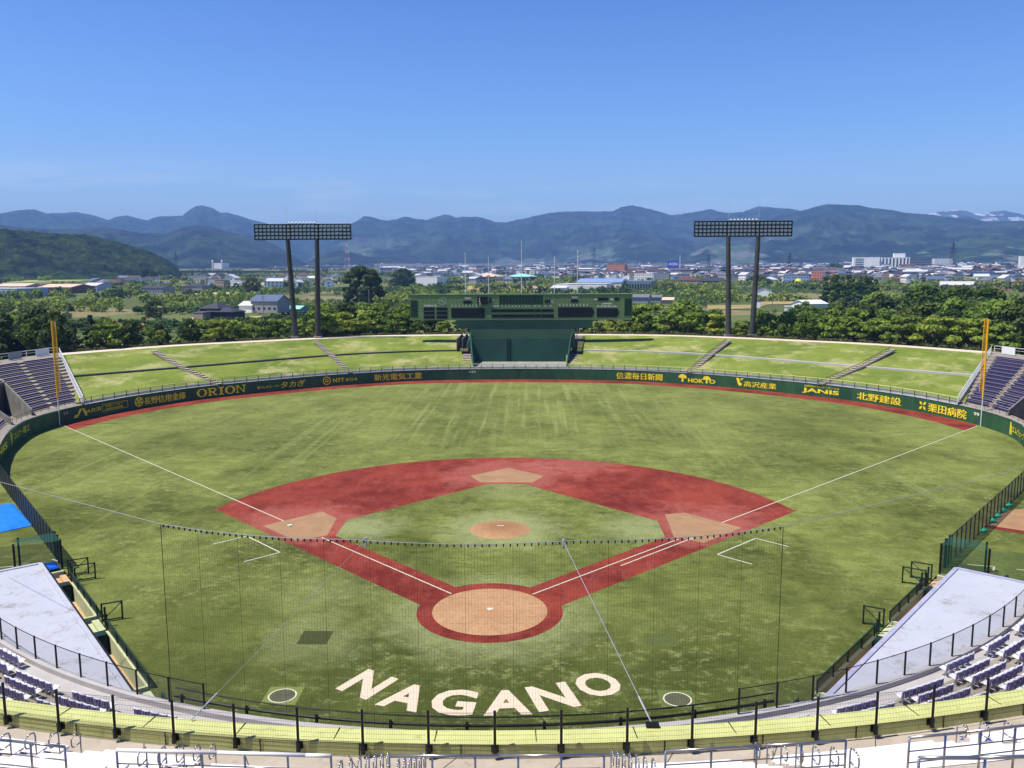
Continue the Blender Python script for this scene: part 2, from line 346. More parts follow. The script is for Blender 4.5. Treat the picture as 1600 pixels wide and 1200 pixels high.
def halo(c, x, y, r0, r1, k):
    d = t.math('ADD', t.dist2(x, y), t.math('MULTIPLY', t.rng(t.noise(.5, 5, .7), .3, .7, -1, 1), 1.6))
    return t.mix(t.math('MULTIPLY', t.rng(d, r1, r0), k), c, (.33, .36, .16, 1))
for h in ((0, 18.3, 2.8, 6.8, .75), (0, -.5, 4.9, 8.5, .6), (-12.8, 18.6, 1.5, 5, .75), (12.8, 18.6, 1.5, 5, .7), (0, 32, .5, 5, .4), (-11, -4.5, 2.2, 4.5, .3), (-12, 3, 1, 5, .25)): c = halo(c, *h)
fk = t.math('MULTIPLY', t.rng(t.noise(.8, 12, .86, t.map((1, 1.3, 1), .4)), .52, .57), t.rng(t.noise(.05, 4, .6), .42, .58)); c = t.mix(t.math('MULTIPLY', fk, .6), c, (.30, .33, .12, 1))
fd = t.math('MULTIPLY', t.rng(t.noise(.5, 12, .86, t.map((.6, 1.6, 1), -.5)), .53, .58), t.rng(t.noise(.045, 4, .6), .56, .42)); c = t.mix(t.math('MULTIPLY', fd, .6), c, (.045, .062, .012, 1))
c = t.mix(t.math('MULTIPLY', t.rng(t.noise(5, 8, .85), .44, .6), .5), c, (.04, .052, .01, 1)); t.base(c).bump(t.noise(14, 3), .35, .03); TURF = t.m
t = NT('red_turf', .92, .12)
c = t.mix(t.rng(t.noise(.12, 9, .75), .40, .60), (.30, .055, .032, 1), (.14, .020, .013, 1))
c = t.mix(t.math('MULTIPLY', t.rng(t.noise(.7, 6, .75, t.map((1, .4, 1), .6)), .5, .68), .45), c, (.38, .10, .075, 1))
for x, y, r in ((-19, 20, 5), (19, 20, 5), (0, 38.5, 6), (8, 44, 4)):
    d = t.math('ADD', t.dist2(x, y), t.math('MULTIPLY', t.rng(t.noise(.4, 5, .7), .3, .7, -1, 1), 3)); c = t.mix(t.rng(d, r+2.5, r-1, 0, .5), c, (.44, .15, .11, 1))
c = t.mix(t.math('MULTIPLY', t.rng(t.noise(4, 8, .85), .44, .6), .5), c, (.09, .012, .010, 1)); t.base(c).bump(t.noise(14, 3), .35, .03); RED = t.m
t = NT('clay', .95, .1)
c = t.mix(t.rng(t.noise(.35, 7, .7), .36, .66), (.50, .30, .155, 1), (.38, .22, .11, 1)); c = t.mix(t.math('MULTIPLY', t.rng(t.noise(3, 9, .85), .47, .6), .55), c, (.27, .15, .07, 1))
t.base(t.mix(t.rng(t.dist2(0, 18.4), 3.4, .8, 0, .7), t.mix(t.rng(t.dist2(.1, -.1), 1.6, .5, 0, .5), c, (.42, .22, .1, 1)), (.24, .12, .055, 1))).bump(t.noise(12, 4), .3, .03); CLAY = t.m
t = NT('dusty_clay', .95, .1); t.base(t.mix(t.rng(t.noise(.5, 6, .7), .36, .66), (.37, .225, .12, 1), (.28, .17, .09, 1))); CLAY2 = t.m
WHITE = plain('field_white', (205, 200, 178), .85, var=.08, scale=3)
LETW = plain('letter_white', (206, 190, 166), .9, var=.07, scale=6)
# ---- playing surface
FL = [p for p in FEN.p]
tb = MB(); base = [(p.x, p.y) for p in FL]
edge = base+[(37.5, 11.65), (13.2, -17.6)]+[(x*1.0, 24.7-math.sqrt(44.45**2-x*x)) for x in (10, 6, 2, -2, -6, -10)]+[(-13.2, -17.6), (-37.5, 11.65)]
def disc_fan(mb, poly, z, step=None): mb.poly([(x, y, z) for x, y in poly]); return mb
disc_fan(tb, list(reversed(edge)), 0.0); struct(tb, 'playing_field', TURF, label='green artificial turf playing field with worn pale patches')
def arc(cx, cy, r, a0, a1, n=48): return [(cx+r*math.cos(R(a0+(a1-a0)*i/n)), cy+r*math.sin(R(a0+(a1-a0)*i/n))) for i in range(n+1)]
def sheet(name, poly, z, mat, label=None, mats=None):
    a2 = sum(p[0]*q[1]-q[0]*p[1] for p, q in zip(poly, poly[1:]+poly[:1]))
    if a2 < 0: poly = poly[::-1]
    return struct(MB().poly([(x, y, z) for x, y in poly]), name, mat, label=label)
# warning track: strip inside the outfield wall, pole to pole
A = FEN.sample(S_PL+1.0, S_PR-1.0, 2, -.05); n = len(A); B = []
for i in range(n):
    f = i/(n-1); w = 4.4; q = FEN.at(S_PL+1+(S_PR-S_PL-2)*f, -w)[0]; B.append(q)
B[0] = V2((-65.3, 65.3)); B[-1] = V2((65.3, 65.3)); A[0] = V2((-69.1, 69.1)); A[-1] = V2((69.1, 69.1)); B[1] = (B[0]+B[2])/2; B[-2] = (B[-1]+B[-3])/2
struct(MB().strip(P3(A, .004), P3(B, .004)), 'warning_track', RED, label='red warning track along the outfield wall')
q2 = math.sqrt(.5)
def off(p, d, n, k): return (p[0]+d[0]*n+k[0], p[1])
# red infield
ai = 12.6
c0 = (0, 18.44); rad = 28.9
redp = [(28.7, 24.6)]+[p for p in arc(0, 18.44, rad, 12.5, 167.5, 70)]+[(-28.7, 24.6), (-4.95, .9)]
redp += arc(0, 0, 5.03, 170, 370, 60)[1:-1]+[(4.95, .9)]
sheet('infield_skin', redp, .004, RED, 'red artificial turf of the infield and base paths')
grass = [(-14.55, 16.2), (-14.5, 20.9), (-2.0, 34.3), (2.0, 34.3), (14.55, 20.9), (14.55, 16.2)]
gl = [(2.75, 4.25)]+arc(0, 0, 5.06, 57.5, 122.5, 24)[1:-1]+[(-2.75, 4.25)]
sheet('infield_grass', grass+gl, .008, TURF, 'green turf diamond inside the bases')
home = MB(); hp = arc(0, 0, 3.96, 0, 360, 72)[:-1]; home.poly(P3(hp, .012)); struct(home, 'home_plate_circle', CLAY, label='round sandy clay area around home plate')
mound = MB(); ring = [(2.74, .012), (2.2, .09), (1.5, .2), (.9, .25), (0.01, .25)]
for (r1, z1), (r2, z2) in zip(ring, ring[1:]): mound.strip([(r1*math.cos(R(i*7.5)), 18.1+r1*math.sin(R(i*7.5)), z1) for i in range(49)], [(r2*math.cos(R(i*7.5)), 18.1+r2*math.sin(R(i*7.5)), z2) for i in range(49)])
struct(mound, 'pitchers_mound', CLAY, smooth=True, label='round clay pitching mound')
for P, lab in (([(-21.9, 18.9), (-20.4, 20.5), (-17.6, 23.6), (-15.6, 21.2), (-15.3, 16.2), (-17.6, 14.6)], 'clay sliding pit at third base'), ([(21.9, 18.9), (20.4, 20.5), (17.6, 23.6), (15.6, 23.0), (15.3, 16.2), (17.6, 14.6)], 'clay sliding pit at first base'), ([(-4.2, 38.0), (0, 41.9), (4.2, 38.0), (2.9, 35.0), (-2.9, 35.0)], 'clay sliding pit at second base')):
    sheet('sliding_pit', P, .012, CLAY2, lab)
ln = MB()
def line(a, b, w=.105, z=.016): ln.seg(a, b, w, z, z+.004)
for s in (-1, 1):
    line((s*2.95, 2.95), (s*15.6, 15.6)); line((s*20.4, 20.4), (s*69.1, 69.1))
    cx, cy = s*18.1, 11.65                                        # coach's box
    u = (s*q2, q2); v = (s*q2, -q2)
    line((cx, cy), (cx+u[0]*6, cy+u[1]*6), .12); line((cx, cy), (cx+v[0]*3.2, cy+v[1]*3.2), .12); line((cx+u[0]*6, cy+u[1]*6), (cx+u[0]*6+v[0]*3.1, cy+u[1]*6+v[1]*3.1), .12)
line((9.9, 8.9), (16.9, 15.9), .11)
struct(ln, 'field_lines', WHITE, label='white foul lines and coaches box lines')
hpm = MB(); hpm.prism([(0, -.02), (.216, .19), (.216, .41), (-.216, .41), (-.216, .19)], .012, .035)
tag(hpm.build('home_plate', WHITE), 'white five sided home plate in the middle of the clay circle', 'home plate')
b3 = MB(); b3.box(-19.6, 18.75, .012, -19.2, 19.15, .1, R(45)); tag(b3.build('base', WHITE), 'white base bag lying at the third base pit', 'base')
rb = MB().box(-.31, 18.36, .25, .31, 18.51, .275); tag(rb.build('pitchers_plate', WHITE), 'white rubber plate on top of the pitching mound', 'pitching plate')
DKT = plain('new_turf', (62, 68, 30), .95, var=.15, scale=4); LTT = plain('pale_turf', (112, 124, 62), .95, var=.12, scale=4)
sheet('turf_patch', [(-11.93, -3.47), (-10.0, -3.47), (-10.0, -5.42), (-11.88, -5.42)], .004, DKT, 'dark square turf patch left of home plate')
sheet('turf_patch', [(10.1, -3.45), (12.0, -3.45), (11.95, -5.4), (10.05, -5.4)], .004, plain('worn_turf', (82, 92, 42), .95, var=.15, scale=4), 'faint square turf patch right of home plate')
for s in (-1, 1):
    o = sheet('turf_patch', [(s*9.88, -10.8), (s*11.8, -10.8), (s*11.8, -12.75), (s*9.88, -12.75)], .004, LTT if s < 0 else plain('fresh_turf', (92, 106, 50), .95), 'square turf patch under the %s on-deck circle' % ('left' if s < 0 else 'right'))
    cm = MB(); A1 = arc(s*10.85, -11.8, .78, 0, 360, 40); A2 = arc(s*10.85, -11.8, .70, 0, 360, 40); cm.mat(0).strip(P3(A1, .014), P3(A2, .014)); cm.mat(1).poly(P3(A2[:-1], .010))
    struct(cm, 'on_deck_circle', [WHITE, plain('grey_green_mat', (84, 84, 62), .95)], label='white ringed on-deck circle, %s one' % ('left' if s < 0 else 'right'))
# painted letters N A G A N O, each a glyph on an arc
def stroke(q, w): return q
def fontmesh(txt, size=1., bold=0., shear=0.):
    cu = bpy.data.curves.new('t', 'FONT'); cu.body = txt; cu.size = size; cu.offset = bold; cu.shear = shear; cu.resolution_u = 3
    ob = bpy.data.objects.new('t', cu); me = ob.to_mesh(); V = [tuple(v.co) for v in me.vertices]; F = [tuple(p.vertices) for p in me.polygons]
    ob.to_mesh_clear(); bpy.data.objects.remove(ob); bpy.data.curves.remove(cu); return V, F
lm = MB()
def put_letter(ch, cx, cy, ang, w, h):
    V, F = fontmesh(ch, 1, .035); x0 = min(v[0] for v in V); x1 = max(v[0] for v in V); y0 = min(v[1] for v in V); y1 = max(v[1] for v in V)
    c, s = math.cos(ang), math.sin(ang); k = len(lm.v)
    for v in V:
        x = ((v[0]-x0)/(x1-x0)-.5)*w; y = ((v[1]-y0)/(y1-y0)-.5)*h; lm.v.append((cx+x*c-y*s, cy+x*s+y*c, .006))
    for f in F: lm.f.append(tuple(k+i for i in f)); lm.m.append(0)
for ch, cx, cy, ang, w, h in (('N', -6.42, -10.38, -31, 2.3, 2.75), ('A', -3.98, -11.75, -18, 2.5, 2.7), ('G', -1.32, -12.30, -6, 2.45, 2.75), ('A', 1.55, -12.28, 5, 2.6, 2.65), ('N', 4.05, -11.6, 17, 2.4, 2.75), ('O', 6.65, -10.2, 31, 2.45, 2.7)):
    put_letter(ch, cx, cy, R(ang), w, h)
struct(lm, 'field_lettering', LETW, label='white painted letters NAGANO on an arc behind home plate')
# ---- outfield wall with its adverts
t = NT('wall_green', .55, .3)
c = t.mix(t.rng(t.noise(.25, 5, .7, t.map((1, 1, .3))), .35, .65), (.016, .066, .030, 1), (.036, .125, .042, 1))
t.base(t.mix(t.math('MULTIPLY', t.rng(t.noise(1.1, 5, .7, t.map((1, 1, .4))), .5, .66), .35), c, (.03, .05, .05, 1))); WG = t.m
YEL = plain('advert_yellow', (252, 222, 40), .6, var=.08); COPE = plain('coping_green', (38, 62, 52), .6); CONC = plain('concrete', (142, 134, 122), .9, var=.16, scale=.8, bump=.2)
CONCD = plain('stained_concrete', (120, 116, 108), .9, var=.3, scale=.5, bump=.2); CONCL = plain('pale_concrete', (172, 168, 166), .85, var=.08, scale=.7)
wall = thing('outfield_wall', 'long dark green padded outfield wall carrying yellow adverts', 'wall', (0, 122.7, 0))
def wallseg(d0, d1, name='wall_panel'):
    m = MB(); A = FEN.sample(d0, d1, 1.6, 0); B = FEN.sample(d0, d1, 1.6, .22); n = len(A)
    m.strip(P3(A, 0), P3(A, ZW)); m.strip(P3(B, ZW), P3(B, 0)); m.strip(P3(A, ZW), P3(B, ZW))
    m.build(name, WG, wall, world=True)
ns = 16
for i in range(ns):
    a = FEN.L*i/ns+.02; b = FEN.L*(i+1)/ns-.02; wallseg(a, b)
m = MB(); A = FEN.sample(0, FEN.L, 1.6, -.03); B = FEN.sample(0, FEN.L, 1.6, .26); m.strip(P3(A, ZW+.05), P3(B, ZW+.05)); m.strip(P3(A, ZW+.003), P3(A, ZW+.05)); m.build('coping', COPE, wall, world=True)
def on_wall(V, F, s0, z0, name='lettering', mat=YEL, off=-.03, label=None, rep=()):
    m = MB()
    for v in V:
        q, t_ = FEN.at(s0+v[0], off); m.v.append((q.x, q.y, z0+v[1]))
    m.f = list(F)
    for dx, do in rep:
        k = len(m.v)
        for v in V: q, t_ = FEN.at(s0+v[0]+dx, off-do); m.v.append((q.x, q.y, z0+v[1]))
        m.f += [tuple(k+i for i in f) for f in F]
    m.m = [0]*len(m.f); o = m.build(name, mat, wall, world=True)
    if label: o['label'] = label
    return o
def s_of(px): # arc length where photo column px meets the wall
    best = None
    for i in range(0, 2000):
        d = FEN.L*i/2000; q = FEN.at(d)[0]; v = Vector((q.x, q.y, 1.2))-CAM; x = 800+FPX*v.dot(AR)/v.dot(AF)
        e = abs(x-px)
        if best is None or e < best[0]: best = (e, d)
    return best[1]
def advert(txt, px0, px1, z0, z1, bold=.02, shear=0., label=None, mat=YEL):
    cjk = any(ord(ch) > 255 for ch in txt); V, F = fontmesh(txt, 1, 0 if cjk else min(bold, .03), shear); x0 = min(v[0] for v in V); x1 = max(v[0] for v in V); y0 = min(v[1] for v in V); y1 = max(v[1] for v in V)
    a, b = s_of(px0), s_of(px1); V = [((v[0]-x0)/(x1-x0)*(b-a), (v[1]-y0)/(y1-y0)*(z1-z0)) for v in V]
    k = (z1-z0)*.016*(1+bold*30); return on_wall(V, F, a, z0, 'lettering', mat, label=label, rep=((k, .004), (-k, .008), (k*.5, .012)) if cjk else ())
def circ(r, cx=0, cy=0, n=28): return [(cx+r*math.cos(2*math.pi*i/n), cy+r*math.sin(2*math.pi*i/n)) for i in range(n)]
def emblem(polys, px, z, name='emblem', off=-.03, mat=YEL):
    V = []; F = []
    for P in polys: k = len(V); V += list(P); F.append(tuple(range(k, k+len(P))))
    return on_wall(V, F, s_of(px), z, name, mat, off)
advert('JA共済', 133, 158, .75, 1.55, label='yellow letters JA with two Japanese characters')
emblem([[(-1.1, .0), (-.75, 0), (.2, 1.25), (-.25, 1.25)], [(-1.6, 0), (-1.1, 0), (-.9, .45), (-1.25, .45)], [(.25, 1.25), (.6, 1.25), (1.2, 0), (.75, 0)]], 127, .55)
advert('未来へつなぐ', 165, 192, 1.25, 1.6, .01); advert('100年の保障', 165, 192, .72, 1.1, .01)
fr = [(0, 0), (5.2, 0), (5.2, 1.15), (0, 1.15)]; k = [(.06, .06), (5.14, .06), (5.14, 1.09), (.06, 1.09)]
emblem([[fr[i], fr[(i+1) % 4], k[(i+1) % 4], k[i]] for i in range(4)], 160, .62, 'frame')
advert('長野信用金庫', 225, 290, .45, 1.75, .025, label='yellow lettering of six Japanese characters')
emblem([circ(.85)], 217, 1.15); 
for i in range(5):
    a = R(72*i+90); emblem([[(.12*math.cos(a), .12*math.sin(a)), (.72*math.cos(a-.28), .72*math.sin(a-.28)), (.72*math.cos(a+.28), .72*math.sin(a+.28))]], 217, 1.15, 'emblem_petal', -.05, COPE)
def serif(ch):                         # slab serif capitals for the five letter name
    B = lambda x0, y0, x1, y1: [(x0, y0), (x1, y0), (x1, y1), (x0, y1)]
    if ch == 'I': return [B(.28, 0, .52, 1), B(.1, 0, .28, .13), B(.52, 0, .7, .13), B(.1, .87, .28, 1), B(.52, .87, .7, 1)], .8
    if ch == 'N': return [B(.12, .13, .24, .87), B(.0, 0, .36, .13), B(0, .87, .35, 1), B(.86, 0, .98, .87), B(.74, .87, 1.1, 1), [(.24, .87), (.86, 0), (.86, .22), (.35, .87)]], 1.15
    if ch == 'R': return [B(.14, .13, .36, .87), B(0, 0, .5, .13), B(0, .87, .36, 1), B(.36, .88, .7, 1), B(.36, .44, .7, .56), [(.7, .56), (.7, .44), (.86, .5), (.98, .62), (.78, .66)], [(.7, 1), (.7, .88), (.78, .8), (.98, .82), (.86, .95)], B(.78, .64, .98, .83), [(.45, .44), (.8, 0), (1.1, 0), (.7, .44)]], 1.12
    o = []; i = []
    for k in range(25): a = 2*math.pi*k/24; o.append((.58+.58*math.cos(a), .5+.52*math.sin(a))); i.append((.58+.32*math.cos(a), .5+.42*math.sin(a)))
    return [[o[k], o[k+1], i[k+1], i[k]] for k in range(24)], 1.22
V = []; F = []; x = 0
for ch in 'ORION':
    P, w = serif(ch)
    for q in P: k = len(V); V += [(x+a, b) for a, b in q]; F.append(tuple(range(k, k+len(q))))
    x += w
a, b = s_of(307), s_of(384); on_wall([(v[0]/x*(b-a), v[1]*1.45) for v in V], F, a, .42, 'lettering', label='large yellow slab serif letters ORION')
advert('暮らしのスーパー', 402, 438, .75, 1.3, .02); advert('タカぎ', 439, 477, .5, 1.75, .05, .15, label='bold yellow Japanese lettering in a slanted hand')
emblem([[circ(.85)[i], circ(.85)[(i+1) % 28], circ(.66)[(i+1) % 28], circ(.66)[i]] for i in range(28)], 510.5, 1.15)
emblem([[circ(.36, 0, .02)[i], circ(.36, 0, .02)[(i+1) % 28], circ(.2, 0, .04)[(i+1) % 28], circ(.2, 0, .04)[i]] for i in range(28)], 510.5, 1.15)
advert('NTT', 520, 538, .72, 1.5, .035); advert('東日本', 540, 559, .78, 1.45, .015)
advert('新光電気工業', 585, 659, .45, 1.8, .03, label='large yellow lettering of six Japanese characters left of centre field')
advert('信濃毎日新聞', 963, 1035, .4, 1.8, .03, label='yellow lettering of six Japanese characters right of centre field')
def mush(px, z, s):
    cap = [(s*.95*math.cos(R(a)), s*(.15+.75*math.sin(R(a)))) for a in range(-15, 196, 12)]
    emblem([cap, [(-.22*s, -.85*s), (.25*s, -.85*s), (.2*s, .1*s), (-.2*s, .1*s)]], px, z)
mush(1067, 1.25, .9); advert('HOK', 1075, 1099, .45, 1.3, .05); mush(1104, 1.2, .85); advert('O', 1108.5, 1117.5, .5, 1.3, .05, label='yellow letter after the mushroom shaped letter')
emblem([[(-.75, 1.0), (-.15, 1.0), (.1, .1), (-.3, -.3)], [(.1, .6), (.35, 1.0), (.85, 1.0), (.5, .7), (.2, .5)], [(-.3, -.3), (.1, .1), (.45, .0), (.4, -.5), (-.1, -.5)]], 1155.5, 1.1)
advert('高沢産業', 1163, 1213, .5, 1.6, .025)
advert('長野県のインターネットは', 1257, 1311, 1.62, 1.95, .01); advert('JANIS', 1253, 1311, .42, 1.42, .05, label='bold rounded yellow letters JANIS')
advert('北野建設', 1339, 1408, .45, 1.75, .05)
for k in range(4):
    a = R(45+90*k); u = (math.cos(a), math.sin(a)); w = (-u[1], u[0]); emblem([[(u[0]*.12, u[1]*.12), (u[0]*.55+w[0]*.22, u[1]*.55+w[1]*.22), (u[0]*.95, u[1]*.95), (u[0]*.55-w[0]*.22, u[1]*.55-w[1]*.22)]], 1442, 1.15, 'emblem_blade')
advert('栗田病院', 1451, 1510, .4, 1.8, .05)
WN = plain('number_white', (225, 225, 215), .6)
advert('122', 734, 743.5, 1.55, 1.95, .02, mat=WN); advert('99', 99, 106, 1.35, 1.85, .02, mat=plain('number_grey', (150, 150, 145), .6)); advert('99', 1521.5, 1530, 1.35, 1.85, .03, mat=WN)
advert('エムウェーブ', 1582, 1600, .8, 1.7, .03); emblem([[(-.35, 0), (.0, 0), (.1, 1.5), (-.1, 1.9), (-.3, 1.5)], [(.12, 0), (.4, 0), (.35, 1.2), (.15, 1.4)]], 1579.5, .35)
advert('エムケー精工', 22, 46, .75, 1.7, .02); advert('JANIS', -22, 11, .4, 1.5, .05); emblem([[(-.3, 0), (.1, 0), (.5, 1.6), (.1, 1.7)], [(-.6, 1.8), (-.2, 1.9), (.05, 0), (-.2, 0)]], 18, .3)
# ---- grass bank in two terraces
t = NT('bank_grass', .95, .1)
c = t.mix(t.rng(t.noise(.09, 6, .7), .36, .62), (.12, .172, .024, 1), (.215, .262, .045, 1))
c = t.mix(t.math('MULTIPLY', t.rng(t.noise(.16, 7, .72, t.map((1, .6, 1))), .5, .64), .8), c, (.44, .40, .18, 1))
sx = t.new('SeparateXYZ'); t.l.new(t.pos(), sx.inputs[0])
t.base(t.mix(t.math('MULTIPLY', t.rng(t.noise(3, 4, .7), .4, .7), .3), c, (.05, .09, .02, 1))).bump(t.noise(5, 4), .4, .06); BG = t.m
def loft(f0, f1, c0, o0, z0, c1, o1, z1, n=60):
    def pt(c, o, f, z):
        if c is FEN: d = S_BL+(S_BR-S_BL)*f
        else: d = c.L*f
        q = c.at(d, o)[0]; return (q.x, q.y, z)
    A = [pt(c0, o0, f0+(f1-f0)*i/n, z0) for i in range(n+1)]; B = [pt(c1, o1, f0+(f1-f0)*i/n, z1) for i in range(n+1)]
    return A, B
FC0, FC1 = .4455, .5545                  # the gap for the batter's eye
for f0, f1, side in ((0, FC0, 'left'), (FC1, 1, 'right')):
    A, B = loft(f0, f1, FEN, 1.45, ZW+.34, MIDC, -.5, ZM-.3); struct(MB().strip(A, B), 'lower_grass_bank', BG, label='lower grass bank, %s of the scoreboard' % side)
    A, B = loft(f0, f1, MIDC, .5, ZM+.02, TOPC, 0, ZT); struct(MB().strip(A, B), 'upper_grass_bank', BG, label='upper grass bank, %s of the scoreboard' % side)
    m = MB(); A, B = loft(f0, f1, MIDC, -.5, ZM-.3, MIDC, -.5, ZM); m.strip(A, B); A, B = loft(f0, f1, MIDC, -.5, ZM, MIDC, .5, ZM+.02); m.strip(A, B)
    tag(m.build('terrace_kerb', CONCL if side == 'right' else plain('shaded_kerb', (74, 72, 72), .9)), 'concrete kerb between the two grass banks, %s of the scoreboard' % side, 'kerb')  # the left kerb's shade is put into its darker grey
m = MB(); A = FEN.sample(S_BL, S_BR, 1.6, .26); B = FEN.sample(S_BL, S_BR, 1.6, 1.3); m.strip(P3(A, ZW-.02), P3(B, ZW+.0)); m.strip(P3(B, ZW), P3(B, ZW+.42)); B2 = FEN.sample(S_BL, S_BR, 1.6, 1.55); m.strip(P3(B, ZW+.42), P3(B2, ZW+.42)); m.strip(P3(B2, ZW+.42), P3(B2, ZW)); struct(m, 'wall_top_path', CONCL, label='pale concrete path and kerb behind the outfield wall')
PINK = plain('pinkish_path', (214, 196, 178), .9, var=.1, scale=.5)
m = MB(); e0 = TOPC.sample(0, TOPC.L, 2, 0); e1 = TOPC.sample(0, TOPC.L, 2, 4.2); m.strip(P3(e0, ZT+.01), P3(e1, ZT+.01)); struct(m, 'bank_top_path', PINK, label='pale path along the top of the grass bank')
BRN = NT('rough_ground', .95, .1); BRN.base(BRN.mix(BRN.rng(BRN.noise(.35, 6, .7), .4, .6), (.05, .075, .022, 1), (.15, .105, .06, 1))); BRN = BRN.m
def ground_z(x, y):                    # ground level outside the ballpark
    r = math.hypot(x, y-20) if y > 20 else 200; b = 125+ max(0, 20-abs(x)*.0)
    e = max(0, min(1, (TOPC_R(x, y)-4)/38)); return (ZT-.5)*(1-e)**1.5
def TOPC_R(x, y):
    return min((Vector((x, y))-p).length for p in TOPC.p[::3])
prev = P3(TOPC.sample(0, TOPC.L, 3, 4.2), ZT-.01)
m = MB()
for o_, z_ in ((9, 6.0), (16, 4.6), (26, 2.2), (42, .05)):
    nx_ = P3(TOPC.sample(0, TOPC.L, 3, o_), z_); m.strip(prev, nx_); prev = nx_
struct(m, 'outer_embankment', BRN, label='rough planted slope behind the bank')
# stairs down the bank
STP = plain('stair_timber', (172, 160, 148), .9, var=.2, scale=2); STD = plain('stair_riser', (100, 88, 80), .9)
def stair(x0, y0, x1, y1, x2, y2, w, label, rail=False, nn=11):
    t_ = thing('bank_stairs', label, 'stairs', (x2, y2, ZW))
    m = MB(); r = MB(); rr2 = MB()
    for (ax, ay, az), (bx, by, bz) in (((x2, y2, ZW+.02), (x1, y1, ZM+.03)), ((x1, y1, ZM+.03), (x0, y0, ZT))):
        a = V2((ax, ay)); b = V2((bx, by)); d = (b-a)/nn; u = d.normalized(); n_ = V2((-u.y, u.x))*w/2
        for k in range(nn):
            p = a+d*k; z = az+(bz-az)*(k+1)/nn+.04; q = p+d
            m.mat(0).poly([(*(p-n_), z), (*(p+n_), z), (*(q+n_), z), (*(q-n_), z)]); h = (bz-az)/nn+.12
            m.mat(1).poly([(*(p+n_), z), (*(p-n_), z), (*(p-n_), z-h), (*(p+n_), z-h)])
        if rail: rr2.tube((*(a+n_*1.05), az+.45), (*(b+n_*1.05), bz+.45), .06, 5)
        for s in (-1, 1): r.hexa([(*(a+n_*s*1.0), az-.2), (*(a+n_*s*1.12), az-.2), (*(b+n_*s*1.12), bz-.2), (*(b+n_*s*1.0), bz-.2), (*(a+n_*s*1.0), az+.10), (*(a+n_*s*1.12), az+.10), (*(b+n_*s*1.12), bz+.10), (*(b+n_*s*1.0), bz+.10)])
    m.build('steps', [STP, STD], t_, world=True); r.build('side_kerb', CONC, t_, world=True)
    if rail: rr2.build('side_rail', plain('rail_dark', (40, 36, 34), .6), t_, world=True)
stair(-77.8, 120, -66.4, 106.8, -55.4, 97.9, 1.05, 'timber stairs nearest the left foul pole on the grass bank')
stair(-49.2, 143.4, -42.1, 129.5, -34.9, 115.4, 1.05, 'timber stairs below the left light tower on the grass bank')
stair(49.2, 143.4, 42.1, 129.5, 34.9, 115.4, 1.1, 'stairs with dark side rail below the right light tower', True)
stair(77.8, 120, 66.4, 106.8, 55.4, 97.9, 1.1, 'stairs with dark side rail nearest the right foul pole', True)
stair(-13.2, 159, -12.6, 142.6, -11.6, 124, 1.9, 'narrow stairs left of the green batters eye wall')
stair(14.6, 159, 12.6, 142.6, 11.2, 124, 1.9, 'narrow stairs right of the green batters eye wall', True)
# railing on top of the outfield wall
YR = plain('pale_rail', (214, 206, 140), .5); DP = plain('dark_post', (48, 52, 50), .5); STEEL = plain('stainless_steel', (176, 172, 170), .28, metal=.85, spec=.5, var=.05); GALV = plain('galvanised', (190, 192, 196), .4, metal=.3, var=.06); WHP = plain('rail_highlight_white', (225, 225, 225), .4, var=.05)
def clearmesh(name, rgb, alpha):       # fine wire mesh seen from far: part dark, part open
    m = bpy.data.materials.new(name); m.use_nodes = True; n = m.node_tree.nodes; b = n['Principled BSDF']; b.inputs['Base Color'].default_value = lin(rgb); b.inputs['Roughness'].default_value = .6; b.inputs['Alpha'].default_value = alpha; return m
MESHL = clearmesh('fine_mesh_pale', (150, 155, 150), .16); MESHD = clearmesh('fine_mesh_dark', (34, 42, 40), .55); MESHG = clearmesh('green_netting', (16, 80, 60), .45); MESHG2 = clearmesh('green_netting_thin', (50, 110, 80), .32)
for d0, d1, lab in ((S_BL+.3, S_BR-.3, 'pale topped railing along the top of the outfield wall'),):
    rl = thing('wall_railing', lab, 'railing', (*FEN.at(S_CF, 1)[0], ZW)); L = FEN.sample(d0, d1, 1.6, .95)
    MB().path(P3(L, ZW+1.05), .075, 4).build('top_rail', YR, rl, world=True)
    MB().strip(P3(L, ZW+.1), P3(L, ZW+.97)).build('mesh', MESHL, rl, world=True)
    k = int((d1-d0)/2.33)
    for i in range(k+1):
        q = FEN.at(d0+(d1-d0)*i/k, .95)[0]; MB().box(q.x-.05, q.y-.04, ZW, q.x+.05, q.y+.04, ZW+1.02).build('post', DP, rl, world=True)
rl = thing('path_railing', 'thin grey railing along the outer edge of the bank top path', 'railing', (*TOPC.at(TOPC.L/2, 4)[0], ZT)); L = TOPC.sample(0, TOPC.L, 2, 4.1)
MB().path(P3(L, ZT+1.1), .025, 4).build('top_rail', DP, rl, world=True)
for i in range(90):
    q = TOPC.at(TOPC.L*i/89, 4.1)[0]; MB().box(q.x-.03, q.y-.03, ZT, q.x+.03, q.y+.03, ZT+1.1).build('post', DP, rl, world=True)
